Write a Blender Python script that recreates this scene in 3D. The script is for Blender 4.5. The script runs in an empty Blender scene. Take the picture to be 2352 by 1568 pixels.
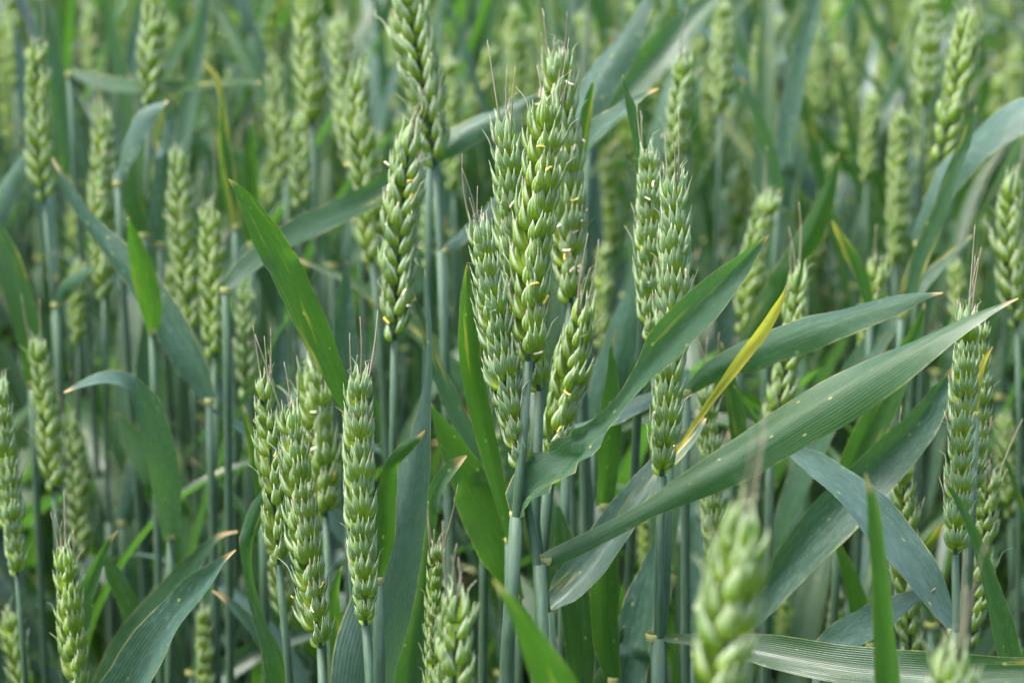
import bpy, math, random
from mathutils import Vector, Matrix, noise as mnoise
R = random.Random(7)

# ---------------------------------------------------------------- camera, sky, sun, exposure
scene = bpy.context.scene
COL = scene.collection
CAMZ, PITCH, LENS, SENSOR = 0.95, math.radians(-12.0), 50.0, 22.3
cam_data = bpy.data.cameras.new('camera')
cam_data.lens, cam_data.sensor_width = LENS, SENSOR
cam_data.clip_start, cam_data.clip_end = 0.02, 2000
cam_data.dof.use_dof = True
cam_data.dof.focus_distance = 0.715
cam_data.dof.aperture_fstop = 7.2
cam_data.dof.aperture_blades = 7
cam = bpy.data.objects.new('camera', cam_data)
COL.objects.link(cam)
cam.location = (0, 0, CAMZ)
cam.rotation_euler = (math.radians(90) + PITCH, 0, 0)
scene.camera = cam

SUN_EL, SUN_AZ = math.radians(67), math.radians(-108)   # azimuth from +Y (view), negative = left
world = bpy.data.worlds.new('World'); scene.world = world; world.use_nodes = True
wt = world.node_tree
sky = wt.nodes.new('ShaderNodeTexSky'); sky.sky_type = 'NISHITA'; sky.sun_disc = False
sky.sun_elevation = SUN_EL; sky.sun_rotation = SUN_AZ
sky.air_density = 1.0; sky.dust_density = 4.0; sky.ozone_density = 1.0
wt.links.new(sky.outputs[0], wt.nodes['Background'].inputs[0])
wt.nodes['Background'].inputs[1].default_value = 0.095
sun_d = bpy.data.lights.new('sun', 'SUN'); sun_d.energy = 1.5; sun_d.angle = math.radians(22); sun_d.color = (1, 0.985, 0.955)
sun = bpy.data.objects.new('sun', sun_d); COL.objects.link(sun)
sd = Vector((math.sin(SUN_AZ) * math.cos(SUN_EL), math.cos(SUN_AZ) * math.cos(SUN_EL), math.sin(SUN_EL)))
sun.rotation_euler = sd.to_track_quat('Z', 'Y').to_euler(); sun.location = (-3, -3, 6)
vs = scene.view_settings
vs.view_transform = 'Standard'; vs.look = 'None'; vs.gamma = 1.0; vs.use_curve_mapping = False
vs.exposure = 2.4
scene.cycles.use_denoising = True
scene.cycles.use_adaptive_sampling = True; scene.cycles.adaptive_threshold = 0.025
scene.cycles.max_bounces = 6; scene.cycles.transmission_bounces = 3
scene.cycles.diffuse_bounces = 3; scene.cycles.glossy_bounces = 2; scene.cycles.transparent_max_bounces = 4

FPX = 2352 * LENS / SENSOR
CAM = Vector((0, 0, CAMZ))
FWD = Vector((0, math.cos(PITCH), math.sin(PITCH))); UP = Vector((0, -math.sin(PITCH), math.cos(PITCH)))
def at(x, y, Y):
    d = FWD + Vector(((x - 1176) / FPX, 0, 0)) + UP * ((784 - y) / FPX)
    return CAM + d * (Y / d.y)
def project(p):
    q = p - CAM; d = q.dot(FWD)
    return 1176 + q.x / d * FPX, 784 - q.dot(UP) / d * FPX

# ---------------------------------------------------------------- materials
def new_mat(name):
    m = bpy.data.materials.new(name); m.use_nodes = True
    nt = m.node_tree; nt.nodes.clear()
    return m, nt
class G:
    """small node helper"""
    def __init__(s, nt): s.nt = nt
    def n(s, t, **kw):
        o = s.nt.nodes.new(t)
        for k, v in kw.items(): setattr(o, k, v)
        return o
    def put(s, sock, v):
        if isinstance(v, bpy.types.NodeSocket): s.nt.links.new(v, sock)
        elif isinstance(v, (tuple, list)) and len(v) == 3 and sock.type == 'RGBA': sock.default_value = (*v, 1)
        else: sock.default_value = v
    def math(s, op, a, b=0.0, c=0.0, clamp=False):
        o = s.n('ShaderNodeMath', operation=op, use_clamp=clamp)
        s.put(o.inputs[0], a); s.put(o.inputs[1], b); s.put(o.inputs[2], c); return o.outputs[0]
    def mix(s, f, a, b, blend='MIX'):
        o = s.n('ShaderNodeMix', data_type='RGBA', blend_type=blend)
        s.put(o.inputs[0], f); s.put(o.inputs[6], a); s.put(o.inputs[7], b); return o.outputs[2]
    def step(s, v, lo, hi, a=0.0, b=1.0):
        o = s.n('ShaderNodeMapRange', interpolation_type='SMOOTHSTEP')
        s.put(o.inputs[0], v); s.put(o.inputs[1], lo); s.put(o.inputs[2], hi); s.put(o.inputs[3], a); s.put(o.inputs[4], b); return o.outputs[0]
    def noise(s, vec, scale, detail=3.0, rough=0.55):
        o = s.n('ShaderNodeTexNoise'); s.put(o.inputs['Vector'], vec); s.put(o.inputs['Scale'], scale)
        s.put(o.inputs['Detail'], detail); s.put(o.inputs['Roughness'], rough); return o.outputs[0]
    def comb(s, x, y, z):
        o = s.n('ShaderNodeCombineXYZ'); s.put(o.inputs[0], x); s.put(o.inputs[1], y); s.put(o.inputs[2], z); return o.outputs[0]
    def sep(s, v):
        o = s.n('ShaderNodeSeparateXYZ'); s.put(o.inputs[0], v); return o.outputs
    def finish(s, col, rough, trans, tcol, bump=None, bstr=0.2, bdist=0.0003, spec=0.5, sheen=0.0):
        p = s.n('ShaderNodeBsdfPrincipled')
        s.put(p.inputs['Base Color'], col); s.put(p.inputs['Roughness'], rough); s.put(p.inputs['Specular IOR Level'], spec)
        if sheen:
            p.inputs['Sheen Weight'].default_value = sheen; p.inputs['Sheen Roughness'].default_value = 0.45
            p.inputs['Sheen Tint'].default_value = (0.8, 0.9, 1, 1)
        if bump is not None:
            b = s.n('ShaderNodeBump'); b.inputs['Strength'].default_value = bstr; b.inputs['Distance'].default_value = bdist
            s.put(b.inputs['Height'], bump); s.put(p.inputs['Normal'], b.outputs[0])
        out = s.n('ShaderNodeOutputMaterial')
        if trans:
            t = s.n('ShaderNodeBsdfTranslucent'); s.put(t.inputs[0], tcol)
            m = s.n('ShaderNodeMixShader'); s.put(m.inputs[0], trans)
            s.nt.links.new(p.outputs[0], m.inputs[1]); s.nt.links.new(t.outputs[0], m.inputs[2])
            s.nt.links.new(m.outputs[0], out.inputs[0])
        else:
            s.nt.links.new(p.outputs[0], out.inputs[0])

def leaf_material():
    # object colour carries the leaf's own character: r = yellowing, g = glaucous bloom, b = dry tip length
    m, nt = new_mat('wheat_leaf'); g = G(nt)
    uv = g.n('ShaderNodeUVMap', uv_map='uv').outputs[0]; met = g.n('ShaderNodeUVMap', uv_map='met').outputs[0]
    u, v, _ = g.sep(uv); mu, mv, _ = g.sep(met)
    oi = g.n('ShaderNodeObjectInfo'); rnd = oi.outputs['Random']
    yel, gla, dry = g.sep(oi.outputs['Color'])
    var = g.n('ShaderNodeAttribute', attribute_name='plant').outputs['Fac']      # which plant of the far crop
    rnd = g.math('FRACT', g.math('ADD', rnd, var))
    gla = g.math('ADD', gla, g.math('MULTIPLY', g.math('GREATER_THAN', var, 0.0001), g.math('SUBTRACT', g.math('FRACT', g.math('MULTIPLY', var, 7.3)), 0.5)))
    off = g.math('MULTIPLY', rnd, 37.0)
    p3 = g.comb(mu, g.math('MULTIPLY', mv, 0.55), off)
    patch = g.noise(g.comb(g.math('MULTIPLY', mu, 2.5), mv, off), 26.0, 3)
    streak = g.noise(g.comb(g.math('MULTIPLY', mu, 60.0), mv, off), 22.0, 3)
    green = g.mix(rnd, (0.010, 0.043, 0.012), (0.026, 0.076, 0.015))
    bloom = g.mix(rnd, (0.026, 0.070, 0.054), (0.054, 0.104, 0.094))
    gf = g.math('ADD', g.math('SUBTRACT', gla, 0.12), g.math('MULTIPLY', g.math('SUBTRACT', patch, 0.5), 0.9), clamp=True)
    col = g.mix(gf, green, bloom)
    col = g.mix(g.step(g.math('ADD', gla, g.math('MULTIPLY', g.math('SUBTRACT', patch, 0.5), 0.4)), 0.95, 1.4, 0.0, 0.8), col, (0.105, 0.17, 0.148))
    col = g.mix(g.step(streak, 0.35, 0.75, 0.0, 0.35), col, g.mix(0.5, col, (0.09, 0.16, 0.07)))
    dust = g.noise(g.comb(g.math('MULTIPLY', mu, 2.0), g.math('MULTIPLY', mv, 0.6), off), 420.0, 4, 0.7)
    col = g.mix(g.math('MULTIPLY', g.step(dust, 0.48, 0.68), g.step(gf, 0.1, 0.9, 0.12, 0.42)), col, (0.15, 0.22, 0.19))
    col = g.mix(g.step(dust, 0.30, 0.48, 0.30, 0.0), col, (0.008, 0.035, 0.012))
    # veins
    w = g.math('ABSOLUTE', g.math('SUBTRACT', g.math('FRACT', g.math('MULTIPLY', u, 19.0)), 0.5))
    vein = g.step(w, 0.0, 0.22, 1.0, 0.0)
    veinb = g.math('MULTIPLY', vein, g.step(streak, 0.3, 0.6, 0.08, 0.42))
    col = g.mix(veinb, col, g.mix(gf, (0.075, 0.17, 0.04), (0.17, 0.26, 0.19)))
    # yellowing in patches and towards the rim and tip
    mar = g.math('ABSOLUTE', g.math('SUBTRACT', u, 0.5))
    yp = g.noise(g.comb(g.math('MULTIPLY', mu, 14.0), mv, g.math('ADD', off, 5.0)), 30.0, 4)
    yf = g.step(g.math('ADD', yp, g.math('ADD', g.math('MULTIPLY', yel, 0.55), g.math('MULTIPLY', g.math('POWER', v, 3.0), 0.12))), 0.76, 1.02)
    col = g.mix(yf, col, (0.68, 0.53, 0.08))
    rim = g.step(g.math('ADD', mar, g.math('MULTIPLY', g.math('SUBTRACT', dust, 0.5), 0.10)), 0.466, 0.50)
    col = g.mix(g.math('MULTIPLY', rim, g.step(patch, 0.35, 0.65, 0.15, 0.85)), col, (0.36, 0.34, 0.13))
    # small rust specks
    vo = g.n('ShaderNodeTexVoronoi', feature='F1'); g.put(vo.inputs['Vector'], p3); g.put(vo.inputs['Scale'], 380.0)
    cr = g.sep(vo.outputs['Color'])[0]
    sp = g.math('MULTIPLY', g.step(vo.outputs['Distance'], 0.12, 0.20, 1.0, 0.0), g.math('MULTIPLY', g.math('GREATER_THAN', cr, 0.70), g.step(yp, 0.42, 0.60)))
    col = g.mix(g.math('MULTIPLY', sp, 0.75), col, (0.40, 0.42, 0.10))
    # dry tip
    tipf = g.step(g.math('ADD', v, g.math('MULTIPLY', g.math('SUBTRACT', patch, 0.5), 0.05)), g.math('SUBTRACT', 0.985, dry), g.math('SUBTRACT', 1.01, g.math('MULTIPLY', dry, 0.6)))
    col = g.mix(tipf, col, (0.45, 0.31, 0.15))
    tcol = g.mix(0.55, col, (0.10, 0.29, 0.014))
    tcol = g.mix(1.0, tcol, (1.5, 1.5, 1.2), 'MULTIPLY')
    bump = g.math('ADD', g.math('MULTIPLY', vein, 0.5), g.math('MULTIPLY', streak, 0.4))
    rough = g.step(streak, 0.3, 0.7, 0.28, 0.42)
    g.finish(col, rough, g.step(gf, 0.2, 1.0, 0.40, 0.16), tcol, bump, 0.40, 0.0005, 0.56, 0.0)
    return m

def spikelet_material():
    m, nt = new_mat('wheat_spikelet'); g = G(nt)
    uv = g.n('ShaderNodeUVMap', uv_map='uv').outputs[0]; u, v, _ = g.sep(uv)
    oi = g.n('ShaderNodeObjectInfo'); rnd = oi.outputs['Random']
    yel, gla, pur = g.sep(oi.outputs['Color'])
    rnd = g.math('FRACT', g.math('ADD', rnd, g.n('ShaderNodeAttribute', attribute_name='plant').outputs['Fac']))
    tc = g.n('ShaderNodeTexCoord').outputs['Object']
    ns = g.noise(tc, 700.0, 3)
    base = g.mix(rnd, (0.32, 0.49, 0.035), (0.45, 0.59, 0.060))
    top = g.mix(rnd, (0.26, 0.41, 0.17), (0.40, 0.54, 0.30))
    top = g.mix(g.math('MULTIPLY', yel, 0.7), top, (0.38, 0.48, 0.09))
    vv = g.math('ADD', v, g.math('MULTIPLY', g.math('SUBTRACT', ns, 0.5), 0.35))
    col = g.mix(g.step(vv, g.math('ADD', 0.30, g.math('MULTIPLY', yel, 0.25)), g.math('ADD', 0.66, g.math('MULTIPLY', yel, 0.3))), base, top)
    # nerves: dark green lines along the scale, pale between
    w = g.math('ABSOLUTE', g.math('SUBTRACT', g.math('FRACT', g.math('MULTIPLY', u, 10.0)), 0.5))
    nerve = g.math('MULTIPLY', g.step(w, 0.05, 0.28, 1.0, 0.0), g.step(v, 0.30, 0.55))
    col = g.mix(g.math('MULTIPLY', nerve, 0.72), col, (0.055, 0.135, 0.055))
    edge = g.math('MINIMUM', g.math('MINIMUM', u, g.math('ABSOLUTE', g.math('SUBTRACT', u, 0.5))), g.math('SUBTRACT', 1.0, u))
    rimv = g.math('MULTIPLY', g.step(g.math('ADD', edge, g.math('MULTIPLY', g.math('SUBTRACT', ns, .5), .08)), 0.035, 0.11, 1.0, 0.0), g.step(v, 0.30, 0.6))
    col = g.mix(g.math('MULTIPLY', rimv, 0.8), col, (0.60, 0.65, 0.52))
    tip = g.step(v, 0.80, 0.98)
    col = g.mix(g.math('MULTIPLY', tip, 0.75), col, g.mix(g.math('MULTIPLY', pur, g.step(rnd, 0.25, 0.8)), (0.56, 0.60, 0.42), (0.36, 0.24, 0.24)))
    tcol = g.mix(1.0, g.mix(0.4, col, (0.32, 0.47, 0.06)), (1.35, 1.35, 1.25), 'MULTIPLY')
    bump = g.math('SUBTRACT', ns, g.math('MULTIPLY', nerve, 0.8))
    g.finish(col, g.step(v, 0.2, 0.7, 0.36, 0.55), 0.42, tcol, bump, 0.35, 0.0003, 0.45, 0.06)
    return m

def stem_material():
    m, nt = new_mat('wheat_stem'); g = G(nt)
    uv = g.n('ShaderNodeUVMap', uv_map='uv').outputs[0]; u, v, _ = g.sep(uv)
    oi = g.n('ShaderNodeObjectInfo'); rnd = oi.outputs['Random']
    off = g.math('MULTIPLY', rnd, 31.0)
    st = g.noise(g.comb(g.math('MULTIPLY', u, 9.0), g.math('MULTIPLY', v, 30.0), off), 2.2, 4, 0.65)
    wax = g.noise(g.comb(g.math('MULTIPLY', u, 4.0), g.math('MULTIPLY', v, 60.0), g.math('ADD', off, 9.0)), 1.5, 4, 0.7)
    col = g.mix(rnd, (0.030, 0.078, 0.024), (0.045, 0.096, 0.042))
    col = g.mix(g.step(wax, 0.38, 0.66, 0.0, 0.65), col, (0.085, 0.145, 0.115))
    w = g.math('ABSOLUTE', g.math('SUBTRACT', g.math('FRACT', g.math('MULTIPLY', u, 16.0)), 0.5))
    line = g.step(w, 0.05, 0.25, 1.0, 0.0)
    col = g.mix(g.math('MULTIPLY', line, 0.35), col, (0.03, 0.075, 0.03))
    col = g.mix(g.step(st, 0.62, 0.8, 0.0, 0.4), col, (0.15, 0.22, 0.07))
    g.finish(col, 0.55, 0.08, (0.15, 0.28, 0.05), g.math('ADD', st, line), 0.25, 0.0003, 0.5, 0.1)
    return m

def plain(name, c0, c1, rough=0.5, trans=0.0, scale=400.0):
    m, nt = new_mat(name); g = G(nt)
    oi = g.n('ShaderNodeObjectInfo'); tc = g.n('ShaderNodeTexCoord').outputs['Object']
    ns = g.noise(tc, scale, 3)
    f = g.math('ADD', g.math('MULTIPLY', ns, 0.5), g.math('MULTIPLY', oi.outputs['Random'], 0.5))
    col = g.mix(f, c0, c1)
    g.finish(col, rough, trans, col, ns, 0.2, 0.0002)
    return m

def awn_material():
    m, nt = new_mat('wheat_awn'); g = G(nt)
    uv = g.n('ShaderNodeUVMap', uv_map='uv').outputs[0]; u, v, _ = g.sep(uv)
    rnd = g.n('ShaderNodeObjectInfo').outputs['Random']
    a = g.mix(rnd, (0.20, 0.25, 0.10), (0.24, 0.19, 0.14))
    col = g.mix(g.step(v, 0.004, 0.02), a, (0.33, 0.28, 0.19))
    g.finish(col, 0.5, 0.15, col)
    return m

def soil_material():
    m, nt = new_mat('soil'); g = G(nt)
    tc = g.n('ShaderNodeTexCoord').outputs['Object']
    a = g.noise(tc, 14.0, 6, 0.65); b = g.noise(tc, 90.0, 5, 0.7)
    col = g.mix(a, (0.030, 0.022, 0.015), (0.085, 0.062, 0.040))
    col = g.mix(g.step(b, 0.6, 0.75), col, (0.13, 0.10, 0.06))
    g.finish(col, 0.95, 0, None, g.math('ADD', a, g.math('MULTIPLY', b, 0.4)), 0.8, 0.02, 0.2)
    return m

M_LEAF, M_SPIKE, M_STEM, M_AWN, M_SOIL = leaf_material(), spikelet_material(), stem_material(), awn_material(), soil_material()
M_ANTHER_Y = plain('anther_yellow', (0.55, 0.46, 0.05), (0.68, 0.60, 0.14), 0.6, 0.2)
M_ANTHER_W = plain('anther_cream', (0.62, 0.56, 0.34), (0.78, 0.74, 0.56), 0.6, 0.2)
M_COLLAR = plain('leaf_collar', (0.30, 0.36, 0.09), (0.48, 0.45, 0.18), 0.5, 0.2, 250.0)

# ---------------------------------------------------------------- mesh helpers
def make_mesh(name, verts, faces, uvs=None, mets=None, mats=(), mat_idx=None):
    me = bpy.data.meshes.new(name)
    me.from_pydata(verts, [], faces)
    for mt in mats: me.materials.append(mt)
    loops = [0] * len(me.loops); me.loops.foreach_get('vertex_index', loops)
    for nm, src in (('uv', uvs), ('met', mets)):
        if src is None: continue
        lay = me.uv_layers.new(name=nm)
        flat = []
        for vi in loops: flat.extend(src[vi])
        lay.data.foreach_set('uv', flat)
    me.polygons.foreach_set('use_smooth', [True] * len(me.polygons))
    if mat_idx: me.polygons.foreach_set('material_index', mat_idx)
    me.update()
    return me

def link(name, me, parent=None, loc=(0, 0, 0)):
    o = bpy.data.objects.new(name, me); COL.objects.link(o)
    o.parent = parent; o.location = loc
    return o

def catmull(pts, n):
    """n+1 samples evenly spaced by arc length through the points"""
    P = [Vector(p) for p in pts]
    if len(P) == 2: P = [P[0], P[0].lerp(P[1], 0.5), P[1]]
    Q = [P[0] * 2 - P[1]] + P + [P[-1] * 2 - P[-2]]
    dense = []
    for i in range(1, len(Q) - 2):            # centripetal, so uneven spacing cannot overshoot
        p0, p1, p2, p3 = Q[i - 1:i + 3]
        t1 = max((p1 - p0).length, 1e-7) ** .5; t2 = t1 + max((p2 - p1).length, 1e-7) ** .5; t3 = t2 + max((p3 - p2).length, 1e-7) ** .5
        for k in range(12):
            t = t1 + (t2 - t1) * k / 12
            a1 = p0 * ((t1 - t) / t1) + p1 * (t / t1); a2 = p1 * ((t2 - t) / (t2 - t1)) + p2 * ((t - t1) / (t2 - t1)); a3 = p2 * ((t3 - t) / (t3 - t2)) + p3 * ((t - t2) / (t3 - t2))
            b1 = a1 * ((t2 - t) / t2) + a2 * (t / t2); b2 = a2 * ((t3 - t) / (t3 - t1)) + a3 * ((t - t1) / (t3 - t1))
            dense.append(b1 * ((t2 - t) / (t2 - t1)) + b2 * ((t - t1) / (t2 - t1)))
    dense.append(P[-1].copy())
    acc = [0.0]
    for a, b in zip(dense, dense[1:]): acc.append(acc[-1] + (b - a).length)
    out, j = [], 0
    for k in range(n + 1):
        s = acc[-1] * k / n
        while j < len(acc) - 2 and acc[j + 1] < s: j += 1
        f = (s - acc[j]) / max(acc[j + 1] - acc[j], 1e-9)
        out.append(dense[j].lerp(dense[j + 1], min(max(f, 0), 1)))
    return out, acc[-1]

def lerp_list(vals, t):
    x = t * (len(vals) - 1); i = min(int(x), len(vals) - 2); f = x - i
    return vals[i] * (1 - f) + vals[i + 1] * f

def tangents(S):
    n = len(S)
    return [(S[min(i + 1, n - 1)] - S[max(i - 1, 0)]).normalized() for i in range(n)]

def tube_data(S, radii, sides, cap=True):
    T = tangents(S); verts, faces, uvs = [], [], []
    ref = Vector((0, -1, 0)); L = 0.0
    for i, (p, t) in enumerate(zip(S, T)):
        a = t.cross(ref).normalized(); b = a.cross(t)
        if i: L += (S[i] - S[i - 1]).length
        r = radii(i / (len(S) - 1))
        for k in range(sides):
            an = 2 * math.pi * k / sides
            verts.append(p + (a * math.cos(an) + b * math.sin(an)) * r)
            uvs.append((abs(2 * k / sides - 1), L))
    for i in range(len(S) - 1):
        for k in range(sides):
            k2 = (k + 1) % sides
            faces.append((i * sides + k, i * sides + k2, (i + 1) * sides + k2, (i + 1) * sides + k))
    if cap:
        faces.append(tuple(range(sides))[::-1]); b0 = (len(S) - 1) * sides
        faces.append(tuple(range(b0, b0 + sides)))
    return verts, faces, uvs

# ---------------------------------------------------------------- spikelet meshes (shared)
PROF = [(0.07, .52), (0.18, .86), (0.32, 1.0), (0.50, .99), (0.68, .84), (0.83, .56), (0.94, .25)]
def add_scale(vs, fs, uvs, base, D, N, L, W, H, rng, beak=0.10, awnlet=0.0, sides=8):
    """one boat-shaped scale grown from the spikelet's foot (vertex 0)"""
    D = D.normalized(); N = (N - D * N.dot(D)).normalized(); B = D.cross(N)
    start = len(vs); curl = rng.uniform(0.0, 0.17) * L; side = rng.uniform(-0.11, 0.11) * L
    rings = 0
    for t, w in PROF:
        c = base * min(1, t * 4) + D * (L * t) + N * (math.sin(math.pi * min(t, 1) * 0.9) * 0.07 * L - curl * t ** 3) + B * side * t * t
        for k in range(sides):
            a = 2 * math.pi * k / sides
            s = math.sin(a); ca = math.cos(a)
            up = (s ** 0.85 + (0.22 if k == sides // 4 else 0)) if s > 0.01 else 0.45 * s
            vs.append(c + B * (ca * W * w) + N * (up * H * w)); uvs.append((k / sides, t))
        rings += 1
    if awnlet:
        for q in range(1, 4):
            f = q / 3
            c = base + D * (L * (0.97 + awnlet * f)) - N * (curl + 0.0 * f) + B * (side + L * awnlet * 0.35 * f * f * rng.choice((-1, 1))) + N * (L * awnlet * 0.25 * f * f)
            for k in range(sides):
                a = 2 * math.pi * k / sides; r = 0.00028 * (1.15 - f)
                vs.append(c + B * (math.cos(a) * r) + N * (math.sin(a) * r)); uvs.append((k / sides, 0.97))
            rings += 1
        tipc = base + D * (L * (1.02 + awnlet)) - N * curl + B * side
    else:
        tipc = base + D * (L * (1.0 + beak)) - N * (curl * 1.1) + B * (side * 1.1)
    for k in range(sides):
        fs.append((0, start + (k + 1) % sides, start + k))
    for i in range(rings - 1):
        for k in range(sides):
            k2 = (k + 1) % sides; a = start + i * sides
            fs.append((a + k, a + k2, a + sides + k2, a + sides + k))
    if awnlet:
        a = start + (rings - 1) * sides; fs.append(tuple(range(a, a + sides)))
    else:
        vs.append(tipc); uvs.append((0.5, 1.0)); a = start + (rings - 1) * sides
        for k in range(sides): fs.append((a + k, a + (k + 1) % sides, len(vs) - 1))

def spikelet_mesh(rng, kind='side', sides=8):
    vs, fs, uvs = [Vector((0, 0, 0))], [], [(0, 0)]
    mm = 0.001; j = lambda a, b: rng.uniform(a, b)
    X, Yv, Z = Vector((1, 0, 0)), Vector((0, 1, 0)), Vector((0, 0, 1))
    def dirv(tx, ty): return Vector((math.tan(math.radians(tx)), math.tan(math.radians(ty)), 1))
    if kind == 'side':
        for s in (-1, 1):      # glumes
            add_scale(vs, fs, uvs, Vector((0.4, 1.0 * s, 0)) * mm, dirv(j(13, 20), s * j(21, 29)), Yv * s * 0.9 + X * 0.5, j(8.0, 9.2) * mm, j(1.8, 2.25) * mm, j(1.15, 1.55) * mm, rng, j(.08, .26), sides=sides)
        for s in (-1, 1):      # outer lemmas
            aw = j(.3, .65) if rng.random() < .14 else 0
            add_scale(vs, fs, uvs, Vector((1.0, 1.0 * s, 0.7)) * mm, dirv(j(15, 23), s * j(16, 25)), X * 0.75 + Yv * s * 0.65, j(9.8, 11.4) * mm, j(1.2, 1.55) * mm, j(.75, 1.0) * mm, rng, j(.06, .2), aw, sides=sides)
        for s in (-1, 1):      # inner lemmas
            add_scale(vs, fs, uvs, Vector((1.4, .6 * s, 1.4)) * mm, dirv(j(18, 26), s * j(7, 14)), X * .95 + Yv * s * .3, j(9.2, 11.0) * mm, j(1.05, 1.4) * mm, j(.7, .95) * mm, rng, j(.06, .2), sides=sides)
        add_scale(vs, fs, uvs, Vector((1.7, j(-.3, .3), 2.2)) * mm, dirv(j(20, 28), j(-5, 5)), X, j(8.4, 10.2) * mm, j(.95, 1.25) * mm, j(.7, .95) * mm, rng, j(.06, .2), sides=sides)
    elif kind == 'basal':
        for s in (-1, 1):
            add_scale(vs, fs, uvs, Vector((0.7, 0.6 * s, 0)) * mm, dirv(j(12, 18), s * j(10, 16)), Yv * s * .8 + X * .6, j(6.5, 7.5) * mm, j(1.7, 2.0) * mm, 1.5 * mm, rng, j(.06, .14), sides=sides)
        add_scale(vs, fs, uvs, Vector((1, 0, .6)) * mm, dirv(18, j(-5, 5)), X, j(6.2, 7) * mm, 1.5 * mm, 1.3 * mm, rng, .08, sides=sides)
    else:                      # terminal: a flat fan turned across the ear
        n = 6
        for q in range(n):
            f = (q + .5) / n * 2 - 1; s = 1 if q % 2 else -1
            add_scale(vs, fs, uvs, Vector((f * 1.2, s * .5, 0)) * mm, dirv(f * 20 + j(-3, 3), s * j(4, 11)), Yv * s + X * f * .8, j(9, 12) * mm, j(1.3, 1.8) * mm, 1.2 * mm, rng, j(.15, .35), j(.3, .7) if rng.random() < .35 else 0, sides=sides)
    return make_mesh('spikelet', vs, fs, uvs, None, (M_SPIKE,))

SPK = [spikelet_mesh(R) for _ in range(18)]
SPK_B = [spikelet_mesh(R, 'basal') for _ in range(3)]
SPK_T = [spikelet_mesh(R, 'terminal') for _ in range(4)]
SPK_FAR = [spikelet_mesh(R, 'side', 6) for _ in range(5)]

def anther_mesh(mat):
    vs, fs, uvs = tube_data([Vector((0, 0, 0)), Vector((0, .0003, .0006)), Vector((0, .0004, .0017)), Vector((.0002, .0003, .0028)), Vector((.0003, 0, .0034))],
                            lambda t: [0.0002, 0.00050, 0.00042, 0.00050, 0.00022][round(t * 4)], 6)
    return make_mesh('anther', vs, fs, uvs, None, (mat,))
ANTH = {'y': anther_mesh(M_ANTHER_Y), 'w': anther_mesh(M_ANTHER_W)}

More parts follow.
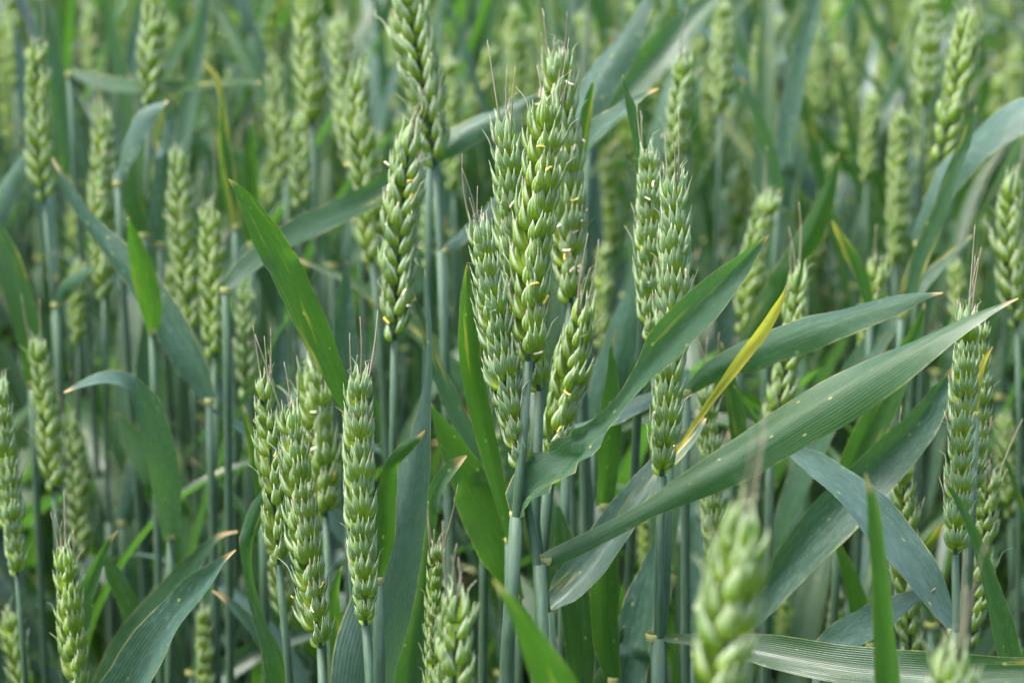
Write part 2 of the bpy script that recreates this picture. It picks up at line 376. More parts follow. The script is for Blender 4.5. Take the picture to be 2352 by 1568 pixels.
# ---------------------------------------------------------------- parts
def build_ear(root, base, axis, width, roll, rng, awns=4, anthers='', tint=0.3, purple=0.4, far=False, glaucous=0.5, spacing=0.0031):
    """axis: world points from the ear's foot to its tip; the ear is the jointed rachis, its spikelets, awns and anthers are sub-parts"""
    S0, L = catmull(axis, 40)
    sc = width / 0.0125
    tipL = 0.010 * sc
    n = max(7, int((L - tipL) / (spacing * min(sc, 1.08) ** 0.5)))
    S, _ = catmull(axis, 4 * n)
    T = tangents(S); foot = S[0]
    last = int(4 * n * (1 - tipL / L))
    zig = []
    rs = S[:last + 1]
    vs, fs, uvs = tube_data([p - foot for p in rs[::4]] if len(rs) > 8 else [p - foot for p in rs], lambda t: 0.0008 * sc * (1 - .5 * t), 6)
    ear = link('ear', make_mesh('ear', vs, fs, uvs, None, (M_STEM,)), root, foot - base)
    def frame(i, ro):
        t = T[i]; V = (CAM - S[i]); V = (V - t * V.dot(t)).normalized(); Sd = t.cross(V)
        x = V * math.cos(ro) + Sd * math.sin(ro)
        return x, t.cross(x), t
    tw = rng.uniform(-.35, .35)
    def place(me, name, i, x, y, z, loc, s):
        o = link(name, me, ear)
        M = Matrix((x, y, z)).transposed().to_4x4(); M.translation = loc - foot
        o.matrix_local = M @ Matrix.Scale(s, 4)
        return o
    col = lambda: (min(1, max(0, tint + rng.uniform(-.15, .15))), glaucous, purple, 1)
    for k in range(n):
        f = k / max(n - 1, 1); i = min(int(f * last), last)
        ro = roll + (0 if k % 2 else math.pi) + tw * (f - .5) + rng.uniform(-.22, .22)
        x, y, z = frame(i, ro)
        size = sc * (0.80 + 0.20 * min(1, f * 5)) * (1 - 0.22 * max(0, (f - .7) / .3)) * rng.uniform(.84, 1.10)
        lib = SPK_B if (k < 1) else (SPK_FAR if far else SPK)
        lean = rng.uniform(-.09, .11) - .08 * f
        z2 = (z + x * lean).normalized(); x2 = (x - z2 * x.dot(z2)).normalized(); y2 = z2.cross(x2)
        o = place(rng.choice(lib), 'spikelet', i, x2, y2, z2, S[i] + x * 0.0006 * sc, size)
        o.color = col()
    x, y, z = frame(last, roll + math.pi / 2 + rng.uniform(-.3, .3))
    o = place(rng.choice(SPK_T), 'spikelet', last, x, y, z, S[last], sc * .95); o.color = col()
    # awns at the tip
    for k in range(awns):
        i = int(last - rng.uniform(0, .14) * last)
        a = rng.uniform(0, 6.28); x, y, z = frame(i, a)
        ln = rng.uniform(.015, .030) if k < 3 else rng.uniform(.006, .014)
        p0 = S[i] + z * .008 * sc + x * .0022 * sc
        d = (z + x * rng.uniform(.05, .28)).normalized(); b = (y * rng.uniform(-.3, .3) - x * rng.uniform(-.1, .35))
        pts = [p0, p0 + d * ln * .35, p0 + d * ln * .7 + b * ln * .12, p0 + d * ln + b * ln * .35]
        Sa, _ = catmull([p - foot for p in pts], 7)
        vs, fs, uv_ = tube_data(Sa, lambda t: 0.00034 * (1.06 - t) + .00008, 5)
        link('awn', make_mesh('awn', vs, fs, uv_, None, (M_AWN,)), ear)
    for ch in anthers:
        f = rng.uniform(.08, .97); i = int(f * last); a = rng.choice((roll, roll + math.pi)) + rng.uniform(-1.2, 1.2)
        x, y, z = frame(i, a)
        if x.dot(CAM - S[i]) < -0.3 * (CAM - S[i]).length: x = -x; y = -y
        q = Matrix.Rotation(rng.uniform(0, 6.28), 3, x) @ z
        zz = (q + x * rng.uniform(-.1, .5)).normalized(); yy = zz.cross(x).normalized(); xx = yy.cross(zz)
        place(ANTH[ch], 'anther', i, xx, yy, zz, S[i] + x * rng.uniform(.0048, .0062) * sc + z * .004, rng.uniform(.62, .95) * max(sc, .9))
    return ear

def build_stem(root, base, pts, r0, r1, name='stem', sides=10):
    """pts run from the ground upwards"""
    S, L = catmull(pts, max(6, int(18 * 1)))
    vs, fs, uvs = tube_data([p - base for p in S], lambda t: r0 + (r1 - r0) * t, sides)
    return link(name, make_mesh(name, vs, fs, uvs, None, (M_STEM,)), root)

def build_leaf(root, base, pts, widths, normals, color, rng, crinkle=0.0, gutter=0.40, nl=30, nw=6, droop_edge=0.0, collar=True, collar_r=0.0026, wave=1.0):
    """pts base->tip in world space; widths full width in metres; normals: function(t, point, tangent) -> leaf normal"""
    S, L = catmull(pts, nl); T = tangents(S)
    vs, fs, uvs, mets = [], [], [], []
    seed = rng.uniform(0, 100); ph = rng.uniform(0, 6.28); twa = rng.uniform(.12, .26); twf = rng.uniform(3, 7); sg = rng.choice((1, 1, -1)); gut = gutter * rng.uniform(.6, 1.5)
    for i, (p, t) in enumerate(zip(S, T)):
        f = i / nl; N = normals(f, p, t); N = (N - t * N.dot(t)).normalized(); N = Matrix.Rotation(twa * math.sin(f * twf + ph), 3, t) @ N; W = t.cross(N)
        w = lerp_list(widths, f)
        w *= 1 + 0.05 * mnoise.noise(Vector((seed, f * 9, 0)))
        for k in range(nw + 1):
            u = k / nw; c = u * 2 - 1
            h = sg * abs(c) ** 1.3 * gut * w * .5 + wave * math.sin(f * 17 + ph + c) * abs(c) ** 3 * .05 * w
            if crinkle:
                cf = crinkle * max(0, 1 - abs(f - .22) / .22)
                h += cf * .0030 * mnoise.noise(Vector((f * 50, c * 2.5, seed))) + cf * .0016 * mnoise.noise(Vector((f * 140, c * 9, seed)))
            vs.append(p + W * (c * w * .5) + N * h - base)
            uvs.append((u, f)); mets.append((c * w * .5, f * L))
    m = nw + 1
    for i in range(nl):
        for k in range(nw):
            fs.append((i * m + k, i * m + k + 1, (i + 1) * m + k + 1, (i + 1) * m + k))
    o = link('leaf', make_mesh('leaf', vs, fs, uvs, mets, (M_LEAF,)), root)
    o.color = (*color, 1)
    if collar:
        d = T[0]; c0 = S[0] - base; z = Vector((0, 0, 1))
        r = collar_r
        ring = [c0 + z * h for h in (-.0014, -.0005, .0005, .0012)]
        v2, f2, u2 = tube_data(ring, lambda t: r * (1.02, 1.16, 1.18, 1.05)[round(t * 3)], 10, False)
        co = link('collar', make_mesh('collar', v2, f2, u2, None, (M_COLLAR,)), o)
    return o

def facing(tilt0, tilt1=None, turn=0.0):
    """leaf normal turned towards the lens, then tipped (degrees) about the blade: positive tips it up to the sky"""
    if tilt1 is None: tilt1 = tilt0
    def fn(f, p, t):
        V = CAM - p; V = (V - t * V.dot(t)).normalized()
        a = math.radians(tilt0 + (tilt1 - tilt0) * f)
        A = Matrix.Rotation(a, 3, t) @ V; B = Matrix.Rotation(-a, 3, t) @ V
        if abs(A.z - B.z) < 0.12: return A if a > 0 else B
        return (A if (A.z > B.z) == (a > 0) else B) if a else V
    return fn

def new_root(name, base, label, cat, group):
    o = bpy.data.objects.new(name, None); COL.objects.link(o)
    o.empty_display_size = .02; o.location = base
    o['label'] = label; o['category'] = cat
    if group: o['group'] = group
    return o

def to_ground(p, q, rng, k=0.5):
    """carry a stem on from p (above) through q down to the soil"""
    d = q - p; sl = Vector((d.x, d.y, 0)) / max(-d.z, .02)
    sl = sl * k
    if sl.length > .12: sl = sl.normalized() * .12
    return Vector((q.x + sl.x * q.z, q.y + sl.y * q.z, 0.0))

# ---------------------------------------------------------------- ground
def build_ground():
    vs, fs = [], []
    xs = [-400, -60, -12, -5] + [-3 + i * .12 for i in range(51)] + [5, 12, 60, 400]
    ys = [-400, -60, -12, -4] + [-1 + i * .12 for i in range(51)] + [8, 14, 60, 400]
    for y in ys:
        for x in xs:
            h = .025 * mnoise.noise(Vector((x * 2.2, y * 2.2, 0))) + .012 * mnoise.noise(Vector((x * 9, y * 9, 3)))
            vs.append((x, y, h - .012))
    n = len(xs)
    for j in range(len(ys) - 1):
        for i in range(n - 1): fs.append((j * n + i, j * n + i + 1, (j + 1) * n + i + 1, (j + 1) * n + i))
    o = link('ground', make_mesh('ground', vs, fs, None, None, (M_SOIL,)))
    o['kind'] = 'structure'; o['label'] = 'bare brown soil between the wheat stems'
build_ground()

# ---------------------------------------------------------------- traced wheat stalks
# key: ear points top -> foot (2352 x 1568 picture units), distance, ear width, roll (0 = spikelet faces the lens, 90 = two rows), stem points, collar, awns, anthers, tint, purple, label
EARS = {
 'A': ([(1264, 215), (1240, 430), (1218, 650), (1213, 832)], .700, 98, 48, [(1208, 960), (1195, 1090), (1187, 1180), (1170, 1420), (1160, 1600)], (1187, 1182), 5, 'yyyyyw', .65, .9, 'yellow-green wheat ear in the centre, its bare stem crossing the ear behind'),
 'B': ([(1160, 262), (1168, 400), (1182, 600), (1215, 780), (1240, 900)], .716, 92, 30, [(1232, 1080), (1228, 1170), (1243, 1290), (1258, 1396), (1270, 1600)], (1259, 1398), 4, 'wwww', .15, .9, 'wheat ear with two long awns, tucked against the left of the central ear'),
 'C': ([(1098, 500), (1122, 660), (1155, 860), (1200, 1075)], .702, 86, 25, [(1225, 1180), (1240, 1290), (1246, 1450), (1250, 1600)], (1240, 1290), 4, 'w', .1, .6, 'grey-green wheat ear leaning left of the central stem, lowest of the centre cluster'),
 'D': ([(1272, 110), (1288, 270), (1300, 470), (1312, 700)], .790, 92, 35, [(1308, 780), (1280, 960), (1262, 1100), (1250, 1300)], None, 4, 'wwwwwwwwwyyywwwwwwwwww', .25, .6, 'tall wheat ear dotted with white anthers, right behind the central ear'),
 'E': ([(1346, 680), (1318, 820), (1285, 950), (1262, 1052)],   .748, 92, 62, [(1250, 1120), (1243, 1230), (1236, 1400)], None, 4, 'yyy', .5, .3, 'two-rowed wheat ear slanting left, low on the right of the central stem'),
 'F': ([(946, 285), (928, 440), (915, 610), (905, 785)], .800, 88, 85, [(904, 900), (902, 1030)], None, 3, 'wwwwwyywywwy', .3, .5, 'two-rowed wheat ear with pale anthers and one loose basal spikelet'),
 'G': ([(925, -70), (948, 80), (978, 220), (1000, 385)], .880, 96, 88, [(1006, 470), (1018, 700)], (1018, 575), 1, '', .35, .3, 'large two-rowed wheat ear cut off by the top edge left of centre'),
 'H': ([(822, 150), (824, 300), (843, 450), (856, 608)], .970, 74, 60, [(866, 700), (880, 900)], None, 2, 'yyyw', .5, .4, 'soft-focus wheat ear hung with yellow anthers, left of the two-rowed ear'),
 'I': ([(780, 30), (785, 150), (800, 300), (820, 420)], 1.07, 62, 40, [(830, 600)], None, 1, 'w', .45, .3, 'blurred wheat ear rising behind the ear with yellow anthers'),
 'J': ([(700, -30), (708, 100), (718, 290)], 1.08, 70, 50, [(722, 400), (728, 560)], None, 1, '', .8, .2, 'blurred yellow-green wheat ear with bright foot near the top edge'),
 'K': ([(690, 260), (690, 370), (688, 480)], 1.15, 54, 90, [(686, 600)], None, 0, '', .4, .2, 'small blurred wheat ear under the ear with the bright yellow foot'),
 'L': ([(628, 130), (640, 270), (655, 410)], 1.20, 54, 75, [(662, 560)], None, 1, '', .6, .2, 'blurred wheat ear between the leaning leaf tip and the yellow-footed ear'),
 'M': ([(354, -30), (350, 110), (342, 245)], 1.08, 64, 60, [(338, 400)], None, 0, '', .45, .2, 'blurred wheat ear cut by the top edge at upper left'),
 'N': ([(84, 90), (88, 280), (102, 465)], 1.02, 62, 88, [(110, 560), (125, 720)], (122, 720), 2, '', .75, .1, 'two-rowed wheat ear at the far upper left with a bare stem below'),
 'O': ([(240, 250), (234, 450), (238, 690)], 1.06, 60, 40, [(240, 780), (242, 900)], None, 2, 'wwyw', .4, .3, 'long pale wheat ear left of the broad drooping blue-green leaf'),
 'P': ([(408, 335), (420, 520), (440, 765)], 1.0, 64, 70, [(445, 900)], None, 1, '', .55, .2, 'blurred two-rowed wheat ear, left one of the touching pair'),
 'Q': ([(480, 470), (490, 640), (492, 825)], .96, 62, 65, [(492, 900), (490, 1000), (494, 1300)], (492, 905), 3, '', .8, .2, 'yellow-green wheat ear, right one of the touching pair, above a pale sheath'),
 'R': ([(80, 775), (108, 940), (125, 1130)], .90, 64, 65, [(132, 1250), (138, 1400)], None, 2, '', .65, .2, 'yellow-green wheat ear by the left edge with a curved tip'),
 'S': ([(-8, 860), (14, 1060), (40, 1325)], .80, 66, 15, [(46, 1400), (60, 1600)], None, 0, '', .15, .3, 'grey-green wheat ear half out of the frame at the left edge'),
 'T': ([(163, 950), (178, 1110), (190, 1290)], 1.0, 60, 70, [(196, 1400)], None, 3, '', .4, .1, 'dim wheat ear in shade just right of the yellow-green ear by the left edge'),
 'U': ([(148, 1255), (158, 1390), (178, 1600)], .745, 72, 50, [(185, 1700)], None, 5, '', 1.0, .2, 'upright yellow-green wheat ear at the lower left corner with a feathery tip'),
 'V': ([(15, 1400), (35, 1490), (70, 1640)], .87, 62, 50, [(80, 1750)], None, 0, '', .95, .1, 'bright yellow wheat ear in the bottom left corner'),
 'W': ([(608, 862), (622, 1050), (640, 1300)], .722, 72, 80, [(650, 1400), (668, 1600)], None, 6, '', .45, .5, 'two-rowed wheat ear with wispy awns, left of the pair at lower left'),
 'X': ([(664, 930), (686, 1130), (712, 1340), (737, 1490)], .692, 84, 40, [(742, 1600)], None, 6, 'ywyy', .35, .9, 'silvery wheat ear with one hanging pale anther, in front of the two-rowed ear'),
 'Y': ([(702, 830), (735, 1000), (748, 1190)], .810, 92, 45, [(752, 1300), (760, 1500)], None, 1, 'wwyw', .7, .2, 'soft-focus wheat ear behind the silvery ear at lower left'),
 'Z': ([(824, 850), (824, 1000), (828, 1200), (840, 1440)], .684, 86, 12, [(846, 1520), (854, 1620)], None, 4, '', .2, 1.0, 'pinkish-tipped wheat ear standing before a broad blue-green leaf'),
 'AA': ([(1004, 1240), (998, 1400), (992, 1640)], .728, 54, 30, [(990, 1720)], None, 5, '', .45, .5, 'slim wheat ear with a ragged tip at the bottom, left of the blurred one'),
 'AB': ([(1048, 1345), (1046, 1480), (1036, 1720)], .590, 105, 85, [(1030, 1850)], None, 5, 'y', .5, .4, 'foreground wheat ear with two rows and long awns at the bottom edge'),
 'AC': ([(1712, 1150), (1690, 1330), (1640, 1640)], .470, 150, 62, [(1620, 1800)], None, 3, 'w', .55, .1, 'large blurred foreground wheat ear with a whitish tip at the bottom'),
 'AD': ([(1548, 390), (1548, 560), (1538, 800), (1526, 980), (1520, 1095)], .708, 92, 10, [(1518, 1200), (1514, 1360), (1512, 1460), (1510, 1620)], (1512, 1462), 5, 'wyw', .1, .7, 'tall sharp wheat ear right of centre on a frosted grey stem'),
 'AE': ([(1488, 335), (1490, 540), (1496, 785)], .770, 72, 20, [(1502, 900), (1512, 1050), (1518, 1300), (1516, 1500)], None, 4, 'wwww', .2, .5, 'softer wheat ear standing just behind the left of the tall sharp ear'),
 'AF': ([(1572, 120), (1560, 250), (1545, 410)], .94, 62, 60, [(1540, 500)], None, 1, 'w', .35, .2, 'blurred wheat ear above the tall sharp ear right of centre'),
 'AG': ([(1838, 615), (1818, 780), (1785, 960), (1772, 1060)], .840, 72, 85, [(1765, 1160), (1762, 1300)], None, 3, 'y', .5, .3, 'wheat ear crossed by two long leaves, right of the yellow leaf'),
 'AH': ([(1618, 880), (1632, 1050), (1640, 1310)], .800, 62, 15, [(1640, 1420), (1640, 1560)], None, 3, '', .3, .2, 'slim wheat ear under the yellow leaf, behind the large foreground ear'),
 'AI': ([(2222, 695), (2214, 880), (2204, 1090), (2194, 1275)], .706, 76, 15, [(2196, 1380), (2197, 1600)], (2197, 1452), 4, '', .1, .5, 'sharp grey-green wheat ear near the right edge, topped by a crossing leaf tip'),
 'AJ': ([(2248, 735), (2244, 950), (2226, 1180)], .755, 62, 40, [(2215, 1300), (2210, 1500)], None, 1, '', .35, .8, 'second wheat ear half hidden behind the sharp ear near the right edge'),
 'AK': ([(2072, 1055), (2080, 1240), (2092, 1510)], .780, 72, 75, [(2096, 1620)], None, 5, 'yy', .5, .1, 'wheat ear behind the vertical foreground blade at lower right'),
 'AL': ([(2278, 1075), (2252, 1280), (2215, 1500)], .770, 72, 75, [(2205, 1620)], None, 5, 'y', .55, .2, 'yellow-green wheat ear leaning left at the lower right edge'),
 'AM': ([(2326, 400), (2318, 550), (2336, 755)], .93, 74, 80, [(2340, 860), (2342, 1000)], None, 2, '', .65, .3, 'two-rowed wheat ear at the right edge, above a thin bare stem'),
 'AN': ([(2232, 20), (2200, 190), (2158, 372)], .98, 72, 80, [(2140, 460), (2130, 620)], None, 1, '', .85, .1, 'yellow-green wheat ear leaning left near the upper right corner'),
 'AO': ([(2138, -20), (2134, 110), (2122, 245)], 1.12, 58, 20, [(2118, 360)], None, 0, '', .35, .1, 'pale blurred wheat ear left of the leaning upper-right ear'),
 'AP': ([(2064, 250), (2064, 400), (2056, 610)], 1.12, 52, 40, [(2052, 800)], None, 0, '', .7, .1, 'long blurred wheat ear below the pale upper-right one'),
 'AQ': ([(2022, 590), (2002, 720), (1985, 900)], .93, 66, 70, [(1980, 1020)], None, 1, '', .85, .2, 'bright yellow-green wheat ear above the longest crossing leaf'),
 'AR': ([(1750, 50), (1748, 150), (1745, 260)], 1.35, 44, 50, [(1743, 400)], None, 0, '', .9, .1, 'narrow blurred yellow-green wheat ear near the top, right of centre'),
 'AS': ([(1768, 440), (1732, 590), (1706, 770)], .98, 68, 60, [(1696, 900)], None, 1, '', .65, .1, 'blurred wheat ear leaning right, above the yellow leaf'),
 'AT': ([(2308, 950), (2314, 1060), (2322, 1190)], 1.0, 56, 70, [(2324, 1320)], None, 0, '', .7, .1, 'small blurred wheat ear at the right edge above the leaning yellow-green one'),
 'AU': ([(1132, 990), (1138, 1080), (1146, 1190)], .92, 46, 60, [(1150, 1300)], None, 2, '', .6, .1, 'small wheat ear peeping out low left of the central stem'),
 'AV': ([(466, 1395), (468, 1490), (472, 1620)], .90, 46, 10, [(474, 1740)], None, 1, '', .5, .1, 'thin wheat ear at the bottom, right of the broad foreground leaf'),
 'AW': ([(618, 1190), (640, 1320), (662, 1450)], .86, 60, 60, [(668, 1560)], None, 0, '', .5, .1, 'dull wheat ear hidden behind the stem of the wispy-awned ear'),
 'AX': ([(2190, 1475), (2180, 1600), (2172, 1780)], .500, 125, 60, [(2170, 1900)], None, 4, 'ww', .55, .4, 'blurred foreground wheat tip with a pale anther in the bottom right corner'),
 'AY': ([(1922, 1355), (1924, 1460), (1926, 1580)], .95, 46, 60, [(1928, 1700)], None, 0, '', .55, .1, 'dim wheat ear low between the crossed blue-green leaves'),
 'AZ': ([(1662, 0), (1660, 120), (1654, 265)], 1.18, 52, 40, [(1650, 420)], None, 0, '', .35, .1, 'pale blurred wheat ear at the top, right of the ear above the tall one'),
 'BA': ([(1330, 30), (1334, 100), (1338, 190)], 1.35, 40, 40, [(1340, 300)], None, 0, '', .6, .1, 'narrow blurred wheat ear at the top, right of the central awns'),
 'BB': ([(1180, 10), (1186, 100), (1192, 220)], 1.30, 46, 40, [(1196, 330)], None, 0, '', .75, .1, 'blurred yellowish wheat ear at the top, above the central cluster'),
 'BC': ([(560, 650), (566, 780), (566, 920)], .98, 54, 85, [(566, 1050)], None, 0, '', .25, .1, 'dark two-rowed wheat ear in shade left of the long bright leaf'),
 'BD': ([(384, 610), (392, 670), (404, 760)], 1.12, 48, 60, [(410, 880)], None, 0, '', .8, .1, 'small blurred wheat ear just left of the touching pair'),
 'BE': ([(1386, 560), (1384, 680), (1382, 800)], 1.10, 44, 60, [(1382, 950)], None, 0, '', .75, .1, 'narrow blurred wheat ear right of the slanting two-rowed ear'),
 'BG': ([(478, -10), (476, 90), (474, 210)], 1.40, 42, 50, [(474, 350)], None, 0, '', .6, .1, 'faint blurred wheat ear at the top, right of the upper-left cut ear'),
 'BH': ([(1030, 130), (1040, 280), (1042, 440)], 1.20, 48, 50, [(1044, 600)], None, 0, '', .7, .1, 'blurred wheat ear just right of the large cut-off two-rowed ear'),
 'BI': ([(2004, 210), (1998, 310), (1990, 420)], 1.25, 46, 50, [(1988, 560)], None, 0, '', .6, .1, 'blurred wheat ear beside the thin leaf tip at upper right'),
 'BJ': ([(1600, -30), (1606, 60), (1608, 160)], 1.45, 42, 50, [(1608, 300)], None, 0, '', .5, .1, 'faint blurred wheat ear at the top edge, left of the pale blurred one'),
 'BK': ([(180, 600), (178, 690), (180, 790)], 1.05, 44, 50, [(180, 900), (182, 1050)], None, 0, '', .8, .1, 'small yellowish wheat ear on a pale stem, left of the drooping leaf'),
 'BL': ([(1478, 1180), (1480, 1250), (1482, 1330)], 1.0, 36, 50, [(1484, 1420)], None, 0, '', .95, .1, 'tiny yellow-green wheat ear glimpsed left of the frosted grey stem'),
 'BM': ([(1798, 1370), (1800, 1440), (1802, 1530)], 1.1, 36, 50, [(1802, 1650)], None, 0, '', .6, .1, 'tiny dim wheat ear right of the large foreground ear'),
 'BN': ([(985, 460), (984, 530), (982, 615)], 1.05, 40, 50, [(982, 740)], None, 0, '', .6, .1, 'dull wheat ear hidden right of the ear with pale anthers'),
 'BO': ([(30, -20), (34, 90), (36, 200)], 1.35, 46, 50, [(38, 330)], None, 0, '', .8, .1, 'faint wheat ear in the upper left corner'),
 'BP': ([(205, 10), (208, 90), (210, 190)], 1.45, 40, 50, [(212, 330)], None, 0, '', .6, .1, 'faint blurred wheat ear at the top, right of the far upper-left ear'),
 'BQ': ([(2195, 600), (2200, 680), (2200, 760)], 1.05, 44, 50, [(2202, 900)], None, 0, '', .8, .1, 'blurred wheat ear right above the tip of the sharp right-edge ear'),
 'BR': ([(1880, 60), (1884, 160), (1886, 270)], 1.4, 42, 50, [(1888, 400)], None, 0, '', .5, .1, 'faint blurred wheat ear at the top, right of the silvery upright leaf'),
}
STALKS = {}
LANDMARKS = []
def traced_stalk(key, spec):
    pts, Y, w, roll, stem, collar, awns, anthers, tint, pur, label = spec
    rng = random.Random(key)
    axis = [at(x, y, Y) for x, y in pts][::-1]
    drift = rng.uniform(-.006, .006)
    st = [at(x, y, Y + drift * (i + 1) / len(stem)) for i, (x, y) in enumerate(stem)]
    path = [axis[0]] + st
    base = to_ground(path[-2], path[-1], rng)
    root = new_root('wheat_stalk', base, label, 'wheat', 'wheat stalks with ears')
    up = [base] + path[::-1]
    W = w * Y / FPX
    sc = W / .0125
    if len(pts) >= 2:
        # the stem runs a little into the ear's foot
        build_stem(root, base, up + [axis[0].lerp(axis[1], .02)], .0016, (.0015 if Y < .76 else .0012) * max(.85, min(sc, 1.1)))
    if collar is None:
        zc = axis[0].z - rng.uniform(.10, .17)
    else:
        zc = at(collar[0], collar[1], Y).z
    S, L = catmull(up, 60)
    sh = [p for p in S if p.z < zc]
    # end the sheath exactly at the collar height
    k = len(sh)
    if 0 < k < len(S):
        a, b = S[k - 1], S[k]; sh.append(a.lerp(b, (zc - a.z) / max(b.z - a.z, 1e-6)))
    build_stem(root, base, sh[::4] + [sh[-1]] if (len(sh) - 1) % 4 else sh[::4], .0026, .0022 if Y < .76 else .0018, 'leaf_sheath')
    W *= 1.05
    build_ear(root, base, axis, W, math.radians(roll), rng, awns, anthers, tint, pur, far=Y > 1.0)
    STALKS[key] = (root, base, Y, sh[-1])
    LANDMARKS.append((pts[0], pts[-1], label))
    return root
for k_, s_ in EARS.items(): traced_stalk(k_, s_)

